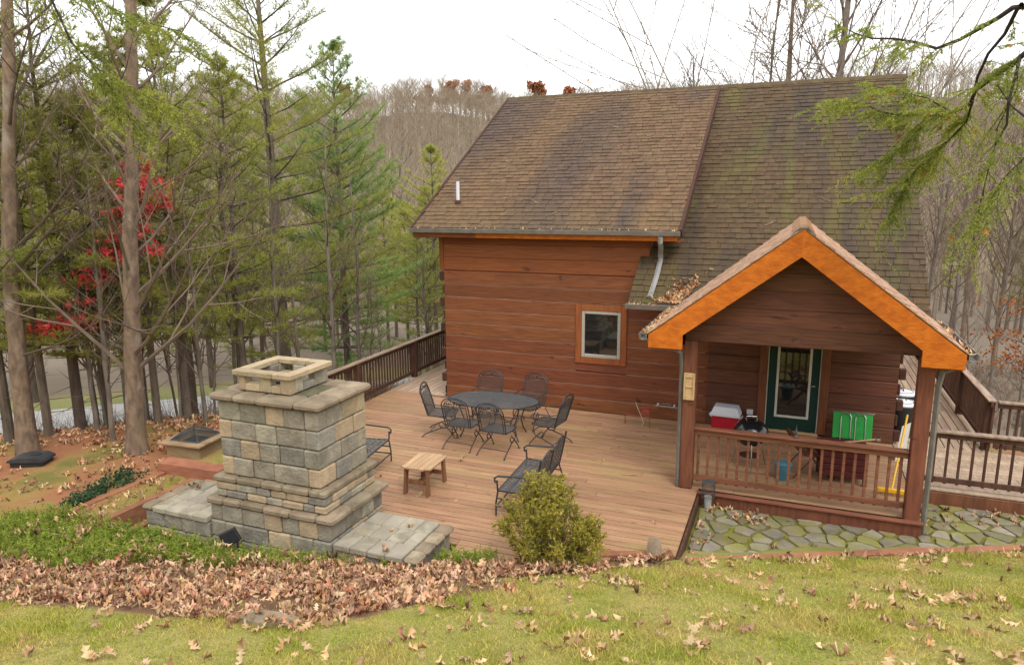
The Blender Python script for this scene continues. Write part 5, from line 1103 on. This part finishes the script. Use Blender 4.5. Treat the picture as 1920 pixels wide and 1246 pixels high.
stray(220, lambda: (lambda t_: (rg.uniform(-9.8, -4.2), 6.2+rg.normal(0, .35), 99))(0)); stray(420, lambda: (lambda x, y: (x, y, None) if 3.05+.144*x-.333*y > .05 else (x, 5.5, None))(rg.uniform(-7, 5), 2.6+8*rg.beta(1.6, 1.6))); stray(260, lambda: (lambda t_: (lerp(-8.5, -1.5, t_)+rg.normal(0, .3), lerp(4.1, 7.6, t_)+rg.normal(0, .35)-.25, None))(rg.uniform(0, 1))); stray(16, lambda: (rg.uniform(-6.5, -1.4), rg.uniform(8.9, 13.8), .003)); stray(90, lambda: (rg.uniform(-9.85, -9.25), rg.uniform(6.5, 8.4), None)); stray(14, lambda: (rg.uniform(-8.6, -4.2), rg.uniform(7, 7.9), .305))
zs_ = [gz(a, b_)+.01 if c_ is None else gz(a, b_)+.14 if c_ == 99 else c_ for a, b_, c_ in zip(xs_, ys_, zs_)]
xs_, ys_, zs_ = map(np.array, (xs_, ys_, zs_)); ok_ = ~((zs_ == PZ) & inpoly([(-1.2, 10.95), (2, 10.95), (2, 14), (-1.2, 14)], xs_, ys_))
kind(link('stray_leaves', spread_leaves('stray_leaves', xs_[ok_], ys_[ok_], zs_[ok_], .3, (.05, .15), rg)), 'stuff', 'stray brown leaves along timbers, patio and deck')
xs_, ys_, zs_ = [], [], []
for _ in range(240):     # pile where porch roof and low eave meet, and in the gutters
    t_ = abs(rg.normal(0, .35)); y = 13.42+t_*.7; x = -1.95+t_*.45-abs(rg.normal(0, .22)); xs_.append(x); ys_.append(y); zs_.append(max(2.61+SL2*(y-13.4), AZ-PSL*abs(x-AX))+.03)
for _ in range(120): y = rg.uniform(10.65, 13.3); xs_.append(AX-2.17+rg.normal(0, .02)); ys_.append(y); zs_.append(EZ-.03)
for _ in range(60): y = rg.uniform(11.4, 13.4); xs_.append(AX-2.0+abs(rg.normal(0, .1))); ys_.append(y); zs_.append(EZ+.1)
for _ in range(50): y = rg.uniform(10.7, 13.3); xs_.append(AX+2.17+rg.normal(0, .02)); ys_.append(y); zs_.append(EZ-.03)
for _ in range(70): xs_.append(rg.uniform(-7.9, -2.2)); ys_.append(14.0); zs_.append(3.93)
for _ in range(30): xs_.append(rg.uniform(-2.9, -2.1)); ys_.append(13.32); zs_.append(2.58)
kind(link('roof_leaves', spread_leaves('roof_leaves', np.array(xs_), np.array(ys_), np.array(zs_), .5, (.06, .11), rg)), 'stuff', 'dry leaves gathered in gutters and roof valley')
# single oak leaves lying on the lawn
LMS = [tri_mesh('fallen_leaf', v, f, 'leaf') for v, f in LT]
cnt = 0; rl = random.Random(31)
while cnt < 280:
    x, y = rl.uniform(-6.5, 4.5), rl.uniform(2.4, 10.6)
    if inpoly(LIT, np.array([x]), np.array([y]))[0] or 3.05+.144*x-.333*y < .06: continue
    if y < 2.2+.33*(x+6.5)*.9: continue
    if rl.random() > .35+.65*(x > .5)*(y < 7.5)+.4*(y < 5.5): continue
    for _ in range(rl.choice((1, 1, 2, 3, 4))):
        lx, ly = x+rl.gauss(0, .13), y+rl.gauss(0, .13); o_ = link('fallen_leaf', LMS[cnt % 5], None, (lx, ly, gz(lx, ly)+.03), 0, rl.uniform(.09, .19)); o_.rotation_euler = (rl.gauss(0, .35), rl.gauss(0, .35), rl.uniform(0, 6.28))
        tag(o_, 'dry brown oak leaf lying on the lawn grass', 'leaf', 'oak leaves on the lawn'); cnt += 1
for (p, lb, s) in (((-4.1, 14.5, 6.9), 'yellow leaf falling through the air before the roof ridge', .14), ((-1.2, 12.5, 7.9), 'orange leaf falling in front of the bare tree stems', .12), ((-1.9, 13.4, 8.0), 'small leaf falling left of the bare tree stems', .1)):
    o_ = link('falling_leaf', LMS[0].copy(), None, p, 0, s); o_.data.materials[0] = MT['gold_leaf']; o_.rotation_euler = (1.1, .4, .8); tag(o_, lb, 'leaf')
# twigs dropped on the roof
for i, (u, v, sec) in enumerate(((-4.3, 4.6, 1), (-4.1, 3.6, 1), (-3.3, 4.0, 1), (-6.2, 1.2, 1), (-5.3, 1.0, 1), (-5.0, .5, 1), (-6.6, 2.9, 1), (-.6, 2.4, 2), (.6, 3.2, 2))):
    tw = MB(); rq = random.Random(i); ye, ze, V_ = (14.1, 3.96, V1) if sec == 1 else (13.4, 2.61, V2); p = [Vector((0, 0, 0)), Vector((.12, .05, .0)), Vector((.2, .16, .0)), Vector((.3, .19, .0))]
    f_ = rq.uniform(.6, 1.3); P_ = [Vector((u+q.x*f_*(1 if i % 2 else -1), ye+V_[1]*(v+q.y*f_)-V_[2]*.025, ze+V_[2]*(v+q.y*f_)+V_[1]*.025)) for q in p]
    c0 = P_[0].copy(); tw.tube([q-c0 for q in P_], [.009, .008, .006, .003], 5); tw.tube([P_[1]-c0, P_[1]-c0+Vector((.1*f_, .05, .05))], [.005, .002], 4)
    o_ = tw.build('fallen_twig', 'rail_cap'); o_.location = c0; tag(o_, 'short pale twig lying on the roof shingles', 'twig', 'twigs on the roof')
# flat rock in the lawn edge and the rock beside the deck corner
for (x, y, s, lb) in ((-4.15, 4.5, (.3, .16, .05), 'flat tan rock at the lower edge of the leaf bed'), (-1.45, 8.62, (.1, .05, .2), 'upright flat rock standing at the deck corner in the leaves')):
    q = MB(); rk_ = random.Random(1); n = 9; ring = [(s[0]*cos(2*pi*k/n)*rk_.uniform(.85, 1.1), s[1]*sin(2*pi*k/n)*rk_.uniform(.85, 1.1)) for k in range(n)]
    q.add([(a, b_, -s[2]) for a, b_ in ring]+[(a, b_, s[2]*.5) for a, b_ in ring]+[(a*.8, b_*.8, s[2]) for a, b_ in ring], [(i, (i+1) % n, n+(i+1) % n, n+i) for i in range(n)]+[(n+i, n+(i+1) % n, 2*n+(i+1) % n, 2*n+i) for i in range(n)]+[tuple(range(2*n, 3*n))])
    o_ = q.build('rock', 'coping'); o_.location = (x, y, gz(x, y)+(.02 if s[2] < .1 else .1)); o_.rotation_euler = (-.3, 0, .2); tag(o_, lb, 'rock')
# lawn
n = 620000; x_ = rg.uniform(-11, 6.5, n); y_ = rg.uniform(2.2, 11.6, n); P_ = 3.05+.144*x_-.333*y_
k_ = (P_ > .02) & ~inpoly(JUN, x_, y_) & (~inpoly(LIT, x_, y_) | (rg.uniform(0, 1, n) < .10)) & (y_ > 2.0+.30*(x_+6.5)) & (x_ > -10.5)
k_ |= (x_ > -9.85) & (x_ < -9.25) & (y_ > 7.0) & (y_ < 8.4) & (rg.uniform(0, 1, n) < .5)
k_ &= ~((np.abs(x_+6.3) < 2.4) & (y_ > 6.9))
x_, y_ = x_[k_], y_[k_]; z_ = ground(x_, y_)+.02*np.sin(x_*3.1)*np.sin(y_*2.7)-.004; tall = (.6+.5*np.sin(x_*1.9+.5)*np.sin(y_*2.3)+.25*np.sin(x_*7+y_*5))
C_ = np.stack([x_, y_, z_], 1); D_ = np.stack([rg.normal(0, .45, len(x_)), rg.normal(0, .45, len(x_)), np.full(len(x_), .75)], 1)
q = rg.normal(size=C_.shape); p = np.cross(D_, q); p /= np.linalg.norm(p, axis=1)[:, None]; l_ = (rg.uniform(.04, .09, len(x_))*np.clip(tall, .4, 1.3))[:, None]; w_ = rg.uniform(.005, .010, (len(x_), 1))
V_ = np.stack([C_-p*w_/2, C_+p*w_/2, C_+D_*l_], 1).reshape(-1, 3)
kind(link('grass', tri_mesh('grass', V_, np.arange(len(V_)).reshape(-1, 3), 'grass')), 'stuff', 'short yellow green lawn grass on the slope')
# brush on the slope beyond the railings
Vs = []; n = 5200
x_ = np.concatenate([rg.uniform(-16, -9.4, n), rg.uniform(3.8, 14, n//2), rg.uniform(-19, -10, n//2)]); y_ = np.concatenate([rg.uniform(12.5, 34, n), rg.uniform(16, 40, n//2), rg.uniform(10, 16, n//2)])
d_ = -.65*(x_+12.6)+.76*(y_-10.2); k_ = (d_ > .6) & ~((d_ > 11) & (d_ < 16)) & ~((x_ < -11.5) & (y_ < 19) & (rg.uniform(0, 1, len(x_)) < .93)) ; x_, y_ = x_[k_], y_[k_]; z_ = ground(x_, y_)
C_ = np.stack([x_, y_, z_-.05], 1); D_ = np.stack([rg.normal(0, .5, len(x_)), rg.normal(0, .5, len(x_)), np.ones(len(x_))], 1)
V1_, F1_ = needles(C_, D_, 6, .75, .014, .35, rg); kind(link('undergrowth', tri_mesh('undergrowth', V1_, F1_, 'brush')), 'stuff', 'tangled brown undergrowth on the slope below the deck')
